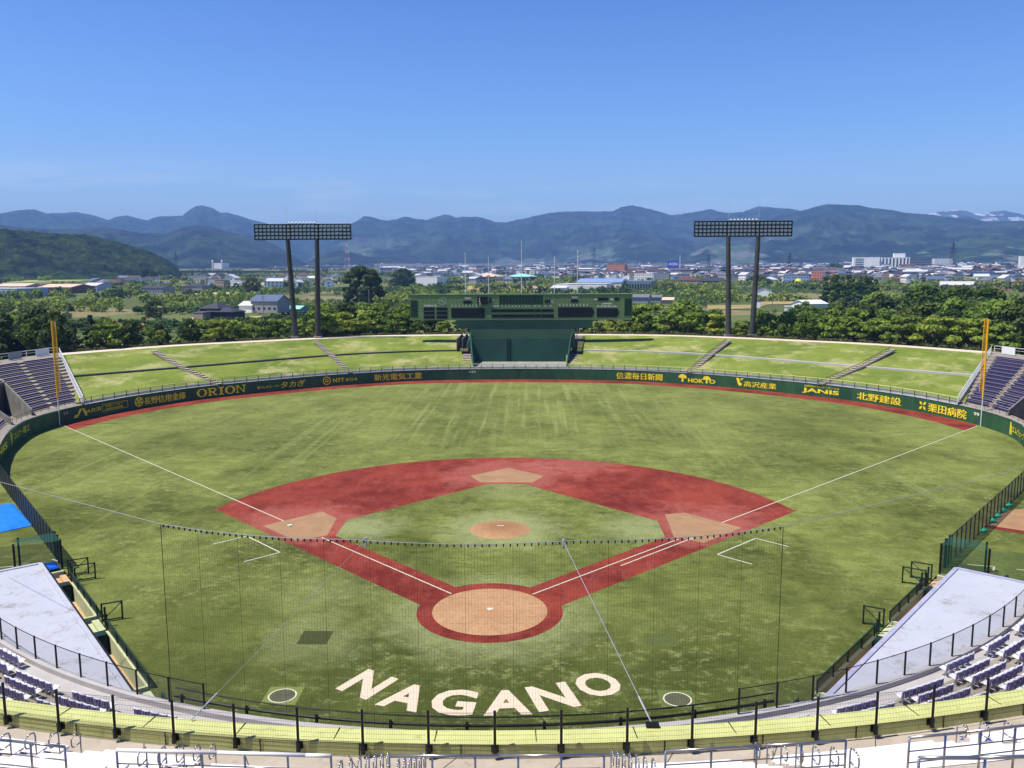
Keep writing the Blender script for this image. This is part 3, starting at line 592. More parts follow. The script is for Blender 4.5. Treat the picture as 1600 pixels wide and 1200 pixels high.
# ---- foul poles
for s in (-1, 1):
    fp = thing('foul_pole', 'tall orange yellow foul pole at the %s' % ('left end of the wall, seen against trees' if s < 0 else 'right end of the wall, its ladder mesh lit'), 'foul pole', (s*69.35, 68.75, 0), 0, 'foul poles')
    OR = plain('foul_pole_yellow', (248, 178, 22), .5, var=.06)
    MB().tube((s*69.35, 68.75, 4.3), (s*69.35, 68.75, 15.9), .14, 10).build('pole', OR, fp, world=True)
    MB().tube((s*69.33, 68.72, 0), (s*69.35, 68.75, 4.3), .07, 8).build('lower_pole', WHP, fp, world=True)
    w = MB(); x1 = s*(69.35-.55); y1 = 68.75+.0; w.tube((x1, y1, 5.3), (x1, y1, 15.85), .05, 6)
    for k in range(36): z = 5.35+k*.295; w.tube((x1, y1, z), (s*69.35, 68.75, z), .04, 4)
    for j in range(1, 4): w.tube((x1+(s*69.35-x1)*j/4, 68.75, 5.35), (x1+(s*69.35-x1)*j/4, 68.75, 15.8), .025, 4)
    w.build('wing', OR, fp, world=True)
# ---- scoreboard
t = NT('scoreboard_green', .6, .25)
bk = t.new('TexBrick'); bk.offset = 0; bk.inputs['Scale'].default_value = 1; bk.inputs['Mortar Size'].default_value = .03; bk.inputs['Brick Width'].default_value = 1.05; bk.inputs['Row Height'].default_value = .78
bk.inputs['Color1'].default_value = (.165, .235, .095, 1); bk.inputs['Color2'].default_value = (.15, .215, .088, 1); bk.inputs['Mortar'].default_value = (.04, .09, .03, 1)
cx_ = t.new('CombineXYZ'); sx = t.new('SeparateXYZ'); t.l.new(t.pos(), sx.inputs[0]); t.l.new(sx.outputs[0], cx_.inputs[0]); t.l.new(sx.outputs[2], cx_.inputs[1]); t.l.new(cx_.outputs[0], bk.inputs[0]); t.base(bk.outputs[0]); SBG = t.m
DKG = plain('batters_eye_green', (74, 104, 76), .8, var=.1, scale=.3); DKG2 = plain('dark_green_sheet', (44, 80, 66), .8, var=.12, scale=.3); BLK = plain('display_black', (14, 17, 24), .45, var=.1); VENT = plain('vent_green', (22, 52, 34), .6)
sb = thing('scoreboard', 'wide green scoreboard with black display panels above the centre field wall', 'scoreboard', (0, 150, 6.6))
SY = 150
def X(px): return at_y(px, 480, SY).x
def Zp(py, px=815): return at_y(px, py, SY).z
MB().box(-27.3, SY, 11.15, 27.1, SY+2.8, 17.35).build('body', SBG, sb, world=True)
MB().box(-27.4, SY-.12, 17.35, 27.2, SY+2.9, 17.5).build('top_edge', SBG, sb, world=True)
def panel(x0, y0, x1, y1, name='display_panel', mat=BLK, arrow=False, d=.05):
    a, b, c, e = X(x0), X(x1), Zp(y1), Zp(y0); m = MB()
    if arrow: m.prism([(a, c), (b-.55, c), (b, (c+e)/2), (b-.55, e), (a, e)], 0, d); m.v = [(v[0], SY-v[2]-.001, v[1]) for v in m.v]; m.f = [f[::-1] for f in m.f]
    else: m.box(a, SY-d, c, b, SY-.001, e)
    return m.build(name, mat, sb, world=True)
def btext(txt, x0, y0, x1, y1, bold=.03, name='lettering', label=None):
    V, F = fontmesh(txt, 1, bold); xa = min(v[0] for v in V); xb = max(v[0] for v in V); ya = min(v[1] for v in V); yb = max(v[1] for v in V)
    a, b, c, e = X(x0), X(x1), Zp(y1), Zp(y0); m = MB(); m.v = [(a+(v[0]-xa)/(xb-xa)*(b-a), SY-.03, c+(v[1]-ya)/(yb-ya)*(e-c)) for v in V]; m.f = F; m.m = [0]*len(F)
    o = m.build(name, WN, sb, world=True)
    if label: o['label'] = label
panel(641.8, 468.8, 652.5, 495, 'vent', VENT); panel(976, 467, 987, 494, 'vent', VENT)
for r in ((480, 485.2), (486.5, 491.3), (492.7, 497.7)): panel(662, r[0], 679, r[1]); panel(682, r[0], 699, r[1])
btext('他球場試合経過', 662, 475.6, 682, 478.8)
for px_, ch in ((680.7, '回'), (680.7, '表'), (680.7, '裏')): pass
btext('TEAM', 725.6, 464, 736, 467.2); panel(724, 469.4, 738.7, 474.2, arrow=True)
for i, ch in enumerate('123456789'): btext(ch, 706+i*5.35, 475.8, 708+i*5.35-(.9 if ch == '1' else 0), 478.6, .02)
panel(705, 481, 757.5, 496.4)
panel(746, 463.6, 762, 475.4, 'count_box', BLK, d=.34)
for i, ch in enumerate('SBO'):
    V, F = fontmesh(ch, 1, .04); m = MB(); m.v = [(X(748.6)+v[0]*.55, SY-.345, Zp(467.6+i*3.9)+v[1]*.55) for v in V]; m.f = F; m.m = [0]*len(F); m.build('lettering', WN, sb, world=True)
panel(765, 465, 767.4, 473.5, 'count_lamps', BLK, d=.2)
btext('TEAM', 769, 477, 779.5, 479.4)
for i, ch in enumerate(['1', '2', '3', '4', '5', '6', '7', '8', '9', '10', 'R', 'H', 'E']):
    x = 784+i*5.25+(2.5 if i == 9 else 0)+(5.2 if i == 10 else 0)+(9.5 if i > 10 else 0)+(3.2 if i > 11 else 0); btext(ch, x, 476.8, x+(3.8 if i == 9 else 1.1 if ch == '1' else 2.1), 479.4, .02)
o = panel(780, 461.9, 848, 475, 'louvre_panel', VENT)
for i in range(14): panel(780.6+i*4.9, 462.2, 780.9+i*4.9, 474.8, 'louvre_bar', SBG, d=.09)
panel(768.5, 482.9, 865, 487.7); panel(768.5, 491, 865, 496)
for x in (781, 835.5, 845.5): panel(x, 482.8, x+.4, 496.1, 'divider', SBG, d=.08)
for i in range(3): panel(851+i*3.1, 468, 853.4+i*3.1, 474)
btext('分', 861, 470, 864.5, 473.2, .02)
btext('TEAM', 893, 463.2, 903, 466.2); panel(892, 468, 905, 473, arrow=True)
for i, ch in enumerate('123456789'): btext(ch, 874+i*5.3, 475.2, 876.1+i*5.3-(.9 if ch == '1' else 0), 478.2, .02)
panel(872, 480.4, 929, 495.6, arrow=True); btext('AV', 928, 466.6, 933.4, 469.6); panel(934, 465.6, 952, 470.2, arrow=True); btext('HR', 953.2, 466.6, 958.6, 469.6); panel(960, 465.6, 969, 470.2, arrow=True)
btext('UMPIRE', 940.6, 473.8, 956, 476.2, .03); btext('PL 1B 2B 3B LL RL', 933, 477.6, 963.5, 480.2, .03); panel(932.5, 482, 968, 495.6, arrow=True)
cl = MB(); cxm, czm = X(692), Zp(470.6)
for h in range(12):
    a = R(30*h); r0 = .72 if h % 3 else .62; cl.hexa([(cxm+math.sin(a)*r+math.cos(a)*w, y, czm+math.cos(a)*r-math.sin(a)*w) for y in (SY-.06, SY-.01) for r, w in ((r0, -.045), (r0, .045), (.98, .045), (.98, -.045))])
cl.build('clock_mark', WN, sb, world=True)
cl = MB()
for a, L_, w in ((R(-52), .5, .06), (R(132), .8, .04)): cl.hexa([(cxm+math.sin(a)*r+math.cos(a)*w_, y, czm+math.cos(a)*r-math.sin(a)*w_) for y in (SY-.12, SY-.07) for r, w_ in ((-.1, -w), (-.1, w), (L_, w), (L_, -w))])
cl.build('clock_hand', WN, sb, world=True)
be = thing('batters_eye', 'dark green screen wall under the scoreboard', 'screen wall', (0, 150, 6.6))
m = MB().box(-16.1, SY+.3, 9.1, 17.5, SY+.8, 11.14); m.box(-12.7, SY+.3, 6.0, 13.2, SY+.8, 9.1); m.build('upper_screen', DKG, be, world=True)
m = MB().box(-11.3, 136.9, 2.2, 11.4, 137.3, 7.75); m.build('lower_screen', DKG2, be, world=True)
MB().box(-3.1, 136.8, 2.3, -2.9, 136.89, 7.7).box(-2.5, 136.8, 2.3, -2.3, 136.89, 7.7).build('door_frame', plain('near_black_green', (12, 28, 26), .7), be, world=True)
for s in (-1, 1):
    m = MB(); x0, x1 = s*11.42, s*9.95; m.hexa([(x0, 137.3, 2.2), (x0+s*.2, 137.3, 2.2), (x1+s*.2, 124.2, 2.2), (x1, 124.2, 2.2), (x0, 137.3, 7.75), (x0+s*.2, 137.3, 7.75), (x1+s*.2, 124.2, 2.6), (x1, 124.2, 2.6)])
    m.hexa([(s*11.43, 137.31, 5.5), (s*12.7, 137.31, 5.5), (s*12.7, 150.2, 5.9), (s*12.5, 150.2, 5.9), (s*11.43, 137.31, 7.8), (s*11.6, 137.31, 7.8), (s*12.7, 150.2, 8.2), (s*12.5, 150.2, 8.2)])
    m.build('side_wall', DKG2, be, world=True)
GRV = NT('grey_gravel', .95, .1); GRV.base(GRV.mix(GRV.rng(GRV.noise(1.2, 6, .8), .35, .65), (.42, .42, .38, 1), (.16, .17, .13, 1))); GRV = GRV.m
m = MB(); A = FEN.sample(S_CF-11.5, S_CF+11.5, 2, .3); m.strip(P3(A, ZW+.01), [(a.x, 137, ZW+.06) for a in A]); struct(m, 'gravel_strip', GRV, label='grey gravel strip in front of the batters eye')
m = MB().poly([(-14, 137.3, 4.7), (14, 137.3, 4.7), (16.5, 160.2, ZT-.05), (-16.5, 160.2, ZT-.05)]); struct(m, 'scoreboard_ground', BRN, label='rough ground under the scoreboard')
m = MB()
for k, x in enumerate((-15.2, -13.9)): m.box(x, 141, 4.6, x+.15, 158, 7.3)
for i in range(5): m.box(-15, 143+i*3, 4.6+i*.45, -12.9, 144.6+i*3, 5.1+i*.45)
tag(m.build('stair_housing', CONCD), 'grey concrete steps and walls left of the scoreboard', 'steps')
for px_, zt in ((725, 27.2), (762, 26.2), (814.5, 30.0), (867, 26.2), (903.5, 27.7)):
    x = at_y(px_, 455, 149).x; nm = {725: 'leftmost', 762: 'second from the left', 814.5: 'tallest, middle', 867: 'fourth from the left', 903.5: 'rightmost'}[px_]
    f = thing('flagpole', 'slender white flagpole above the scoreboard, the %s one of five' % nm, 'flagpole', (x, 153.4, 6), 0, 'flagpoles behind the scoreboard')
    po = MB().tube((x, 153.4, 6), (x, 153.4, zt+.2), .12, 8, .05).build('pole', WHP, f, world=True); MB().tube((x, 153.4, zt+.2), (x, 153.4, zt+.45), .1, 6).build('finial', WHP, po, world=True)
# ---- light towers
DM = plain('dark_steel', (26, 28, 32), .5, metal=.2); POLEM = plain('weathered_pole', (66, 65, 62), .8, var=.3, scale=.35); LENS = plain('lamp_glass', (196, 200, 204), .25, spec=.6, var=.05); LAMPB = plain('lamp_housing', (70, 72, 76), .5)
lp = MB(); lp.cur = 1; lp.tube((0, .28, 0), (0, 0, -.08), .2, 8, .44, False); lp.cur = 0; lp.poly([(.36*math.cos(R(45*i)), -.03, -.09+.36*math.sin(R(45*i))) for i in range(8)]); lp.cur = 1; lp.box(-.03, .2, -.3, .03, .26, .3)
lampme = None
def tower(bx, by, tx, y, hx0, hx1, z0, z1, label):
    global lampme
    tw = thing('light_tower', label, 'light tower', (sum(bx)/2, y, ZT), 0, 'floodlight towers beyond the bank')
    for b_, t_ in zip(bx, tx):
        m = MB(); n = 5
        for i in range(n):
            f0, f1 = i/n, (i+1)/n; P = lambda f: (b_+(t_-b_)*f, y, ZT+(z0-ZT)*f); m.tube(P(f0), P(f1), .74-.2*f0, 14, .74-.2*f1, False); m.tube(P(f1-.002), P(f1+.002), .78-.2*f1, 14)
        m.build('pole', POLEM, tw, world=True, smooth=False)
        MB().box(b_-1, y-1, ZT-.3, b_+1, y+1, ZT+.5).build('footing', CONC, tw, world=True)
        MB().tube((t_, y, z0), (t_, y, z1+5.2), .07, 6, .02).build('lightning_rod', GALV, tw, world=True)
        MB().box(t_-.5, y+.1, z0, t_+.5, y+.9, z1+.1).build('head_column', DM, tw, world=True)
    m = MB(); H = (z1-z0)/4
    for k in range(5): m.box(hx0, y-.05, z0+k*H-.13, hx1, y+.6, z0+k*H+.13)
    for k in range(25): x = hx0+(hx1-hx0)*k/24; m.box(x-.07, y+.1, z0, x+.07, y+.3, z1)
    m.box(hx0-.1, y-.1, z0-.1, hx0+.06, y+.6, z1+.1); m.box(hx1-.06, y-.1, z0-.1, hx1+.1, y+.6, z1+.1)
    m.box(hx0, y+.5, z0-.12, hx1, y+1.3, z0-.02); m.build('lamp_frame', DM, tw, world=True)
    for r in range(4):
        for c in range(24):
            x = hx0+(hx1-hx0)*(c+.5)/24; z = z0+(r+.52)*H
            if lampme is None: o = lp.build('lamp', [LENS, LAMPB], tw); lampme = o.data
            else: o = bpy.data.objects.new('lamp', lampme); rawlink(o, tw)
            o.location = (x-tw.location.x, 0, z-ZT); o.rotation_euler = (R(14), 0, R(random.uniform(-6, 6)))
    m = MB()
    for k in range(8):
        x = (tx[0]+tx[1])/2-3.2+k*.9; m.cur = 0; m.tube((x, y+.2, z1+.1), (x, y-.1, z1+.5), .12, 6, .28, True); m.cur = 1; m.tube((x, y+.2, z1), (x, y+.2, z1+.3), .04, 4)
    o = m.build('upper_lamp_row', [LENS, DM], tw, world=True); o['kind'] = 'stuff'
tower((-56.9, -51.2), 0, (-57.9, -50.6), 153.2, -66.1, -42.2, 31.1, 34.7, 'tall two poled floodlight tower on the left, standing before the big dark tree')
tower((52.0, 57.9), 0, (51.2, 58.6), 156.0, 42.9, 66.8, 31.4, 35.0, 'tall two poled floodlight tower on the right, its poles sunlit grey brown')
# ---- side stands beyond the foul poles
PUR = plain('purple_seat', (50, 44, 74), .55, var=.1); PURL = plain('purple_seat_lit_top', (116, 110, 136), .5, var=.08); PURG = plain('purple_grey_shell', (150, 138, 178), .5, var=.1, scale=3); SHELLW = plain('white_shell', (222, 220, 228), .45, var=.05)  # sunlight on the seat row tops is painted in as a paler purple
def side(s):
    Fp = [(68.8, 74.6), (69.8, 68.6), (69.7, 61.5), (67.7, 54.4), (61.7, 42.6), (57, 35)]; Op = [(93, 110.5), (95.5, 98), (95.8, 84), (93, 70), (87, 54), (78, 40)]
    Fc = Curve(cr_spline(Fp, 8)); Oc = Curve(cr_spline(Op, 8))
    def pt(f, k, z): a = Fc.at(Fc.L*f)[0]; b = Oc.at(Oc.L*f)[0]; q = a*(1-k)+b*k; return (s*q.x, q.y, z)
    K = 13; nm = 'left' if s < 0 else 'right'
    def kz(i): return .055+.8*i/K, 2.45+4.3*i/K
    m = MB(); fs = lambda a, b: [a+(b-a)*j/10 for j in range(11)]
    for a, b in ((0, .26), (.26, .44), (.44, 1)):
        for i in range(K):
            if a == .26 and i < 7: continue
            k0, z0 = kz(i); k1, z1 = kz(i+1); m.strip([pt(f, k0, z0) for f in fs(a, b)], [pt(f, k1, z0) for f in fs(a, b)]); m.strip([pt(f, k1, z0) for f in fs(a, b)], [pt(f, k1, z1) for f in fs(a, b)])
    m.strip([pt(f, .855, 6.75) for f in fs(0, 1)], [pt(f, 1.1, 6.75) for f in fs(0, 1)])
    m.strip([pt(f, .0, 2.3) for f in fs(0, 1)], [pt(f, .055, 2.45) for f in fs(0, 1)])
    struct(m, 'stand_terraces', CONC, label='concrete terraces of the %s side stand' % nm)
    m = MB()                                        # ramp cut into the stand
    m.strip([pt(.26, k/10, .6) for k in range(6)], [pt(.44, k/10, .6) for k in range(6)])
    for f, df in ((.26, .008), (.44, -.008)):
        for k in range(5):
            k0, k1 = k/10+.03, k/10+.13; z = lambda q: 3.1+4.3*(q/.85)
            m.hexa([pt(f, k0, .3), pt(f+df, k0, .3), pt(f+df, k1, .3), pt(f, k1, .3), pt(f, k0, z(k0)), pt(f+df, k0, z(k0)), pt(f+df, k1, z(k1)), pt(f, k1, z(k1))])
    m.strip([pt(f, kz(7)[0], .3) for f in fs(.26, .44)], [pt(f, kz(7)[0], kz(7)[1]+.9) for f in fs(.26, .44)])
    tag(m.build('access_ramp', CONCD), 'concrete walled access ramp cut into the %s side stand' % nm, 'ramp')
    for bi, (a, b) in enumerate(((.03, .135), (.155, .25), (.27, .435), (.455, .70), (.73, .98))):
        for i in range(K):
            if bi == 2 and i < 8: continue
            k0, z0 = kz(i); r = MB(); A0 = [pt(f, k0+.018, z0+.36) for f in fs(a, b)]; A1 = [pt(f, k0+.03, z0+.38) for f in fs(a, b)]; A2 = [pt(f, k0+.032, z0+.6) for f in fs(a, b)]; A3 = [pt(f, k0+.037, z0+.59) for f in fs(a, b)]
            r.mat(1).strip(A0, A1); r.mat(0).strip([pt(f, k0+.018, z0+.14) for f in fs(a, b)], A0); r.mat(0).strip(A1, A2); r.mat(1).strip(A2, A3)
            o = r.build('seat_row', [PUR, PURL]); c = pt((a+b)/2, k0, z0)
            tag(o, '%s row up of purple seats in the %s side stand, %s' % (ORD[i], nm, ('beside the white railing', 'before the ramp', 'above the ramp', 'past the ramp', 'nearest the infield')[bi]), 'seat row', 'purple seat rows of the side stands')
    rl = thing('edge_railing', 'white railing climbing the edge between the %s stand and the grass bank' % nm, 'railing', (s*68.6, 74.2, 2.4))
    P = [(s*(68.7+(93-68.7)*i/14), 74.6+(110.9-74.6)*i/14, 2.45+4.35*i/14) for i in range(15)]
    up = lambda h: [(p[0], p[1], p[2]+h) for p in P]
    w = MB(); w.strip(up(-.3), up(.25)); w.strip([(p[0]+s*.25, p[1], p[2]-.3) for p in P], [(p[0]+s*.25, p[1], p[2]+.25) for p in P]); w.strip(up(.25), [(p[0]+s*.25, p[1], p[2]+.25) for p in P]); w.build('kerb', CONCL, rl, world=True)
    MB().path(up(1.25), .06, 5).path(up(.75), .035, 5).build('rail', WHP, rl, world=True)
    for p, q in zip(P, P[1:]):
        mm = MB().tube(p, (p[0], p[1], p[2]+1.25), .045, 5)
        for j in range(1, 8): a = tuple(p[i]+(q[i]-p[i])*j/8 for i in range(3)); mm.tube((a[0], a[1], a[2]+.3), (a[0], a[1], a[2]+1.22), .018, 4, None, False)
        mm.build('baluster', WHP, rl, world=True)
    rl = thing('walkway_railing', 'white railing with panels behind the top of the %s side stand' % nm, 'railing', pt(.2, 1.05, 6.75)); m = MB(); L_ = [pt(f, 1.08, 7.95) for f in fs(0, 1)]; m.path(L_, .05, 5); m.path([(a, b, c-.5) for a, b, c in L_], .03, 4)
    for q in L_: m.tube(q, (q[0], q[1], 6.75), .05, 5)
    m.build('rail', WHP, rl, world=True)
    for f in (.03, .12, .2, .3):
        a = pt(f, 1.02, 6.75); b = pt(f+.045, 1.0, 6.75); MB().seg(a, b, .08, 6.85, 8.3).build('panel', WHP if f != .12 else plain('grey_panel', (140, 148, 150), .6), rl, world=True)
    rl = thing('stand_front_railing', 'thin dark railing along the front of the %s side stand' % nm, 'railing', pt(.3, .05, 2.4)); m = MB(); L_ = [pt(f, .02, 3.2) for f in fs(0, .43)]; m.path(L_, .025, 4)
    for q in L_: m.tube(q, (q[0], q[1], 2.35), .025, 4)
    m.build('rail', DP, rl, world=True)
for s in (-1, 1): side(s)
# ---- foul side line: bullpen fences, bullpens, dugouts
DL = V2((.641, -.7675)); L0 = V2((-37.5, 11.65)); DN = V2((-.7675, -.641))     # along the line towards home; outwards
def fl(s, t_, o=0.): q = L0+DL*t_+DN*o; return (s*-q.x if s > 0 else q.x, q.y)
PALEG = plain('pale_green_concrete', (182, 188, 148), .85, var=.12, scale=.9); DGR = plain('dugout_dark_green', (20, 46, 36), .6, var=.1); SAND = plain('sand_floor', (196, 160, 122), .95, var=.2, scale=1.6, bump=.3)
ROOF = NT('dugout_roof', .8, .2); ROOF.base(ROOF.mix(ROOF.rng(ROOF.noise(.45, 10, .84), .53, .66), ROOF.mix(ROOF.rng(ROOF.noise(.25, 4), .3, .7), (.40, .415, .47, 1), (.45, .465, .52, 1)), (.24, .21, .19, 1))); ROOF = ROOF.m; RIM = plain('roof_rim', (160, 160, 182), .7)
def zc(p, z): return (p[0], p[1], z)
AC = (0, 24.7); 
def bar(R_, x): return (x, AC[1]-math.sqrt(R_*R_-x*x))
TARP = plain('blue_tarp', (30, 120, 222), .45, var=.1, scale=1, bump=.4)
for s in (-1, 1):
    nm = 'left' if s < 0 else 'right'
    # pen turf
    P = [fl(s, -33), fl(s, 5.6), (s*37, 3.5), (s*41, -1), (s*52, 2), (s*75, 20), (s*66, 44)]
    sheet('bullpen_turf', P, -.004, TURF, 'green turf of the %s bullpen' % nm)
    fe = thing('bullpen_fence', 'tall %s mesh fence with posts between field and %s bullpen' % ('dark' if s < 0 else 'see-through grey', nm), 'fence', zc(fl(s, -19), 0))
    n = 25
    for i in range(n+1):
        p = fl(s, -32.4+37.2*i/n); MB().tube(zc(p, 0), zc(p, 2.25), .05, 6).build('post', DM, fe, world=True)
    a, b = fl(s, -32.4), fl(s, 4.8); MB().poly([zc(a, .05), zc(b, .05), zc(b, 2.2), zc(a, 2.2)]).build('mesh', clearmesh('pen_mesh_%s' % nm, (30, 36, 38) if s < 0 else (74, 78, 62), .82 if s < 0 else .6), fe, world=True)
    MB().tube(zc(a, 2.22), zc(b, 2.22), .03, 5).tube(zc(a, .1), zc(b, .1), .03, 5).build('rail', DM, fe, world=True)
    # green netting booth at the end of the dugout
    bo = thing('netting_screen', 'green netting screen on posts at the far end of the %s dugout' % nm, 'net screen', zc(fl(s, 1, 3), 0))
    Q = [(s*34.2, 7.6), (s*37.2, 6.4), (s*43, 5.2), (s*54, 3.4)]
    for p, q in zip(Q, Q[1:]): MB().poly([zc(p, .1), zc(q, .1), zc(q, 2.25), zc(p, 2.25)]).build('net', MESHG if p is Q[0] else MESHG2, bo, world=True)
    MB().poly([zc(Q[0], 2.3), zc(Q[1], 2.3), zc(fl(s, 2.6, 2.6), 2.3), zc(fl(s, 2.6, 0), 2.3)]).build('net', MESHG, bo, world=True)
    for p in Q+[fl(s, 2.6, 0), fl(s, 3.7, 0), fl(s, 2.6, 2.6), (s*40, 5.85), (s*48, 4.4)]: MB().tube(zc(p, 0), zc(p, 2.4), .08, 6).build('post', DM, bo, world=True)
    # dugout
    dg = thing('dugout', '%s sunken dugout with flat pale roof and %s' % (nm, 'sunlit pale green inner wall' if s < 0 else 'dark railed front wall'), 'dugout', zc(fl(s, 20, 3), 0))
    re0, far = (s*32.9, 2.7), (s*36.9, -.7)
    xs = [16.75+(36.9-16.75)*i/16 for i in range(17)]; arcp = [bar(44.45, s*x) for x in xs]
    poly = [re0]+[far]+[arcp[i] for i in range(16, -1, -1)]
    if s > 0: poly = poly[::-1]
    # (roof outline runs roof edge -> front wall arc)
    eL = [V2(arcp[0])+(V2(re0)-V2(arcp[0]))*(i/16) for i in range(17)]; z2 = lambda L, z: [(p[0], p[1], z) for p in L]
    m = MB(); m.strip(z2(eL, 2.2), z2(arcp, 2.2)); m.strip(z2(eL, 1.85), z2(arcp, 1.85)); m.strip(z2(eL, 1.85), z2(eL, 2.2)); m.strip([(*re0, 1.85), (*re0, 2.2)], [(*far, 1.85), (*far, 2.2)]); rf_o = m.build('roof', ROOF, dg, world=True)
    m = MB(); ax = V2(re0); bx_ = V2(arcp[0]); m.seg(ax, bx_, .28, 2.19, 2.28); m.seg(V2(re0), V2(far), .28, 2.19, 2.276); m.build('roof_rim', RIM if s > 0 else ROOF, rf_o, world=True)
    t0, t1 = 6.2, 40.
    m = MB().mat(0); a, b, c, d = fl(s, t0, .15), fl(s, t1, .15), fl(s, t1, 5.6), fl(s, t0, 5.6); m.poly([zc(a, -1.0), zc(b, -1.0), zc(c, -1.0), zc(d, -1.0)]); m.build('floor', SAND, dg, world=True)
    if s < 0: MB().seg(V2(re0)-DN*.2, V2(arcp[0])-DN*.2, .34, 1.8, 2.05).build('roof_shade_strip', plain('roof_shade_black', (18, 22, 22), .6), dg, world=True)  # added dark strip, painted shade along the left roof edge
    m = MB().seg(fl(s, t0+1.6, 5.0), fl(s, t1-6, 5.0), .2, -1, 1.84); m.build('back_wall', DGR, dg, world=True)
    comps = [(9.2, 17.2), (20.2, 29.6), (32.2, 39.2)]
    for a, b in comps:
        MB().seg(fl(s, a, .12), fl(s, b, .12), .24, -1, .14).build('front_wall', PALEG, dg, world=True)
        pr = MB(); pr.tube(zc(fl(s, a, .1), .82), zc(fl(s, b, .1), .82), .06, 6)
        for k in range(5): q = fl(s, a+(b-a)*k/4, .1); pr.tube(zc(q, .1), zc(q, .85), .05, 6)
        pr.build('front_rail', DGR, dg, world=True); p, q = fl(s, a, .1), fl(s, b, .1); MB().poly([zc(p, .14), zc(q, .14), zc(q, .78), zc(p, .78)]).build('front_mesh', clearmesh('dugout_mesh', (18, 44, 34), .85), dg, world=True)
        MB().seg(fl(s, a+.3, 2.35), fl(s, b-.3, 2.35), .4, -.6, -.5).build('bench', plain('bench_board', (150, 120, 96), .7), dg, world=True)
        for e in (a, b-.25):
            MB().seg(fl(s, e+.1, .25), fl(s, e+.1, 3.0), .2, -1, .12).build('side_wall', PALEG, dg, world=True)
        MB().seg(fl(s, a+.55, .35), fl(s, a+.55, 1.7), .8, -.99, .3).build('padded_box', DGR, dg, world=True)
    for a in (6.6, 17.4, 29.8):
        stp = MB()
        for k in range(5): stp.seg(fl(s, a+1.1, .1+k*.42), fl(s, a+1.1, .52+k*.42), 2.1, -1, -.02-.19*k)
        stp.build('steps', PALEG if a > 7 else SAND, dg, world=True)
    MB().seg(fl(s, 6.0, .1), fl(s, 6.0, 3.4), .25, -1, .1).build('side_wall', PALEG, dg, world=True)
    gt = [(7.3, 1.35), (8.9, 1.5), (18.2, 1.2)]
    for k, (a, w) in enumerate(gt):
        g = thing('field_gate', 'open dark green gate frame at the %s dugout, %s' % (nm, ('farthest from home plate', 'the middle one', 'the nearer one')[k]), 'gate', zc(fl(s, a), 0)); p = V2(fl(s, a)); q = V2(fl(s, a+.25, -w)); m = MB()
        for z in (.1, 1.25): m.tube((p.x, p.y, z), (q.x, q.y, z), .05, 5)
        for e in (p, q): m.tube((e.x, e.y, 0), (e.x, e.y, 1.3), .06, 5)
        m.tube((p.x, p.y, .1), (q.x, q.y, 1.2), .03, 5); m.build('frame', DGR, g, world=True)
        MB().tube((*fl(s, a+.9), 0), (*fl(s, a+.9), 1.35), .07, 6).tube((*fl(s, a+1.3), 0), (*fl(s, a+1.3), 1.0), .06, 6).build('gate_post', DGR, g, world=True)
# pen furniture
def tarpmesh(P, z, n=26, wob=.16, seed=1):
    m = MB(); a, b, c, d = [V2(p) for p in P]; G = []
    for i in range(n+1):
        for j in range(n+1):
            q = (a*(1-i/n)+b*i/n)*(1-j/n)+(d*(1-i/n)+c*i/n)*j/n; e = min(i, n-i, j, n-j)/n
            h = float(fbm(np.array([q.x*.8]), np.array([q.y*.8]), 4, seed)[0]); m.v.append((q.x, q.y, z+wob*h*(1 if e > 0 else .1)))
    for i in range(n):
        for j in range(n): k = i*(n+1)+j; m.f.append((k, k+1, k+n+2, k+n+1)); m.m.append(0)
    return m
tag(tarpmesh([(-49.7, 25.9), (-43.3, 18.7), (-45.1, 16.5), (-55, 22.8)], .03, wob=.3).build('tarpaulin', TARP, smooth=True), 'large bright blue tarpaulin spread over the left bullpen mound', 'tarpaulin')
p4 = [fl(-1, 4.3, .3), fl(-1, 5.6, .3), fl(-1, 6.2, 3.6), fl(-1, 4.9, 3.6)]; tag(tarpmesh(p4, .25, 14, .5, 5).build('tarpaulin', plain('deep_blue_tarp', (24, 92, 200), .45, bump=.4), smooth=True), 'folded blue tarpaulin heaped at the end of the left dugout', 'tarpaulin')
sheet('bullpen_mound', [(48.5, 24.4), (44.8, 20.3), (44.9, 19.6), (51, 15.2), (58, 22), (52, 26)], .008, CLAY2, 'clay pad of the right bullpen'); sheet('red_strip', [(44.9, 19.6), (44.0, 19.9), (43.7, 19.2), (51, 14.3), (51.4, 15.0)], .012, RED, 'red turf strip beside the right bullpen clay')
SBAG = plain('green_bag', (60, 200, 150), .6)
for k, px_ in enumerate(((1538, 829), (1552, 814), (1560, 806), (1569, 798), (1577, 789.5))):
    c = at_z(*px_, .15); m = MB(); m.tube((c.x-.3, c.y-.1, .14), (c.x+.3, c.y+.15, .16), .15, 8, .12); m.tube((c.x-.1, c.y, .2), (c.x+.1, c.y+.25, .28), .13, 7, .1)
    tag(m.build('sandbag', SBAG, smooth=True), 'small green bag at the right bullpen fence, %s from the near end' % ORD[k], 'bag', 'green bags along the bullpen fence')
pl = MB()
for a, b in (((37.3, 9.6), (39.2, 9.2)), ((39.2, 9.2), (38.6, 8.2)), ((40.6, 8.6), (43.6, 7.4)), ((43.6, 7.4), (43.1, 6.5)), ((-38.2, 8.2), (-40.2, 7.6)), ((-41, 7.5), (-43, 6.2)), ((-36.3, 9.8), (-35.1, 9.1))): pl.seg(a, b, .14, .002, .008)
struct(pl, 'bullpen_lines', WHITE, label='white plate markings in the bullpens')
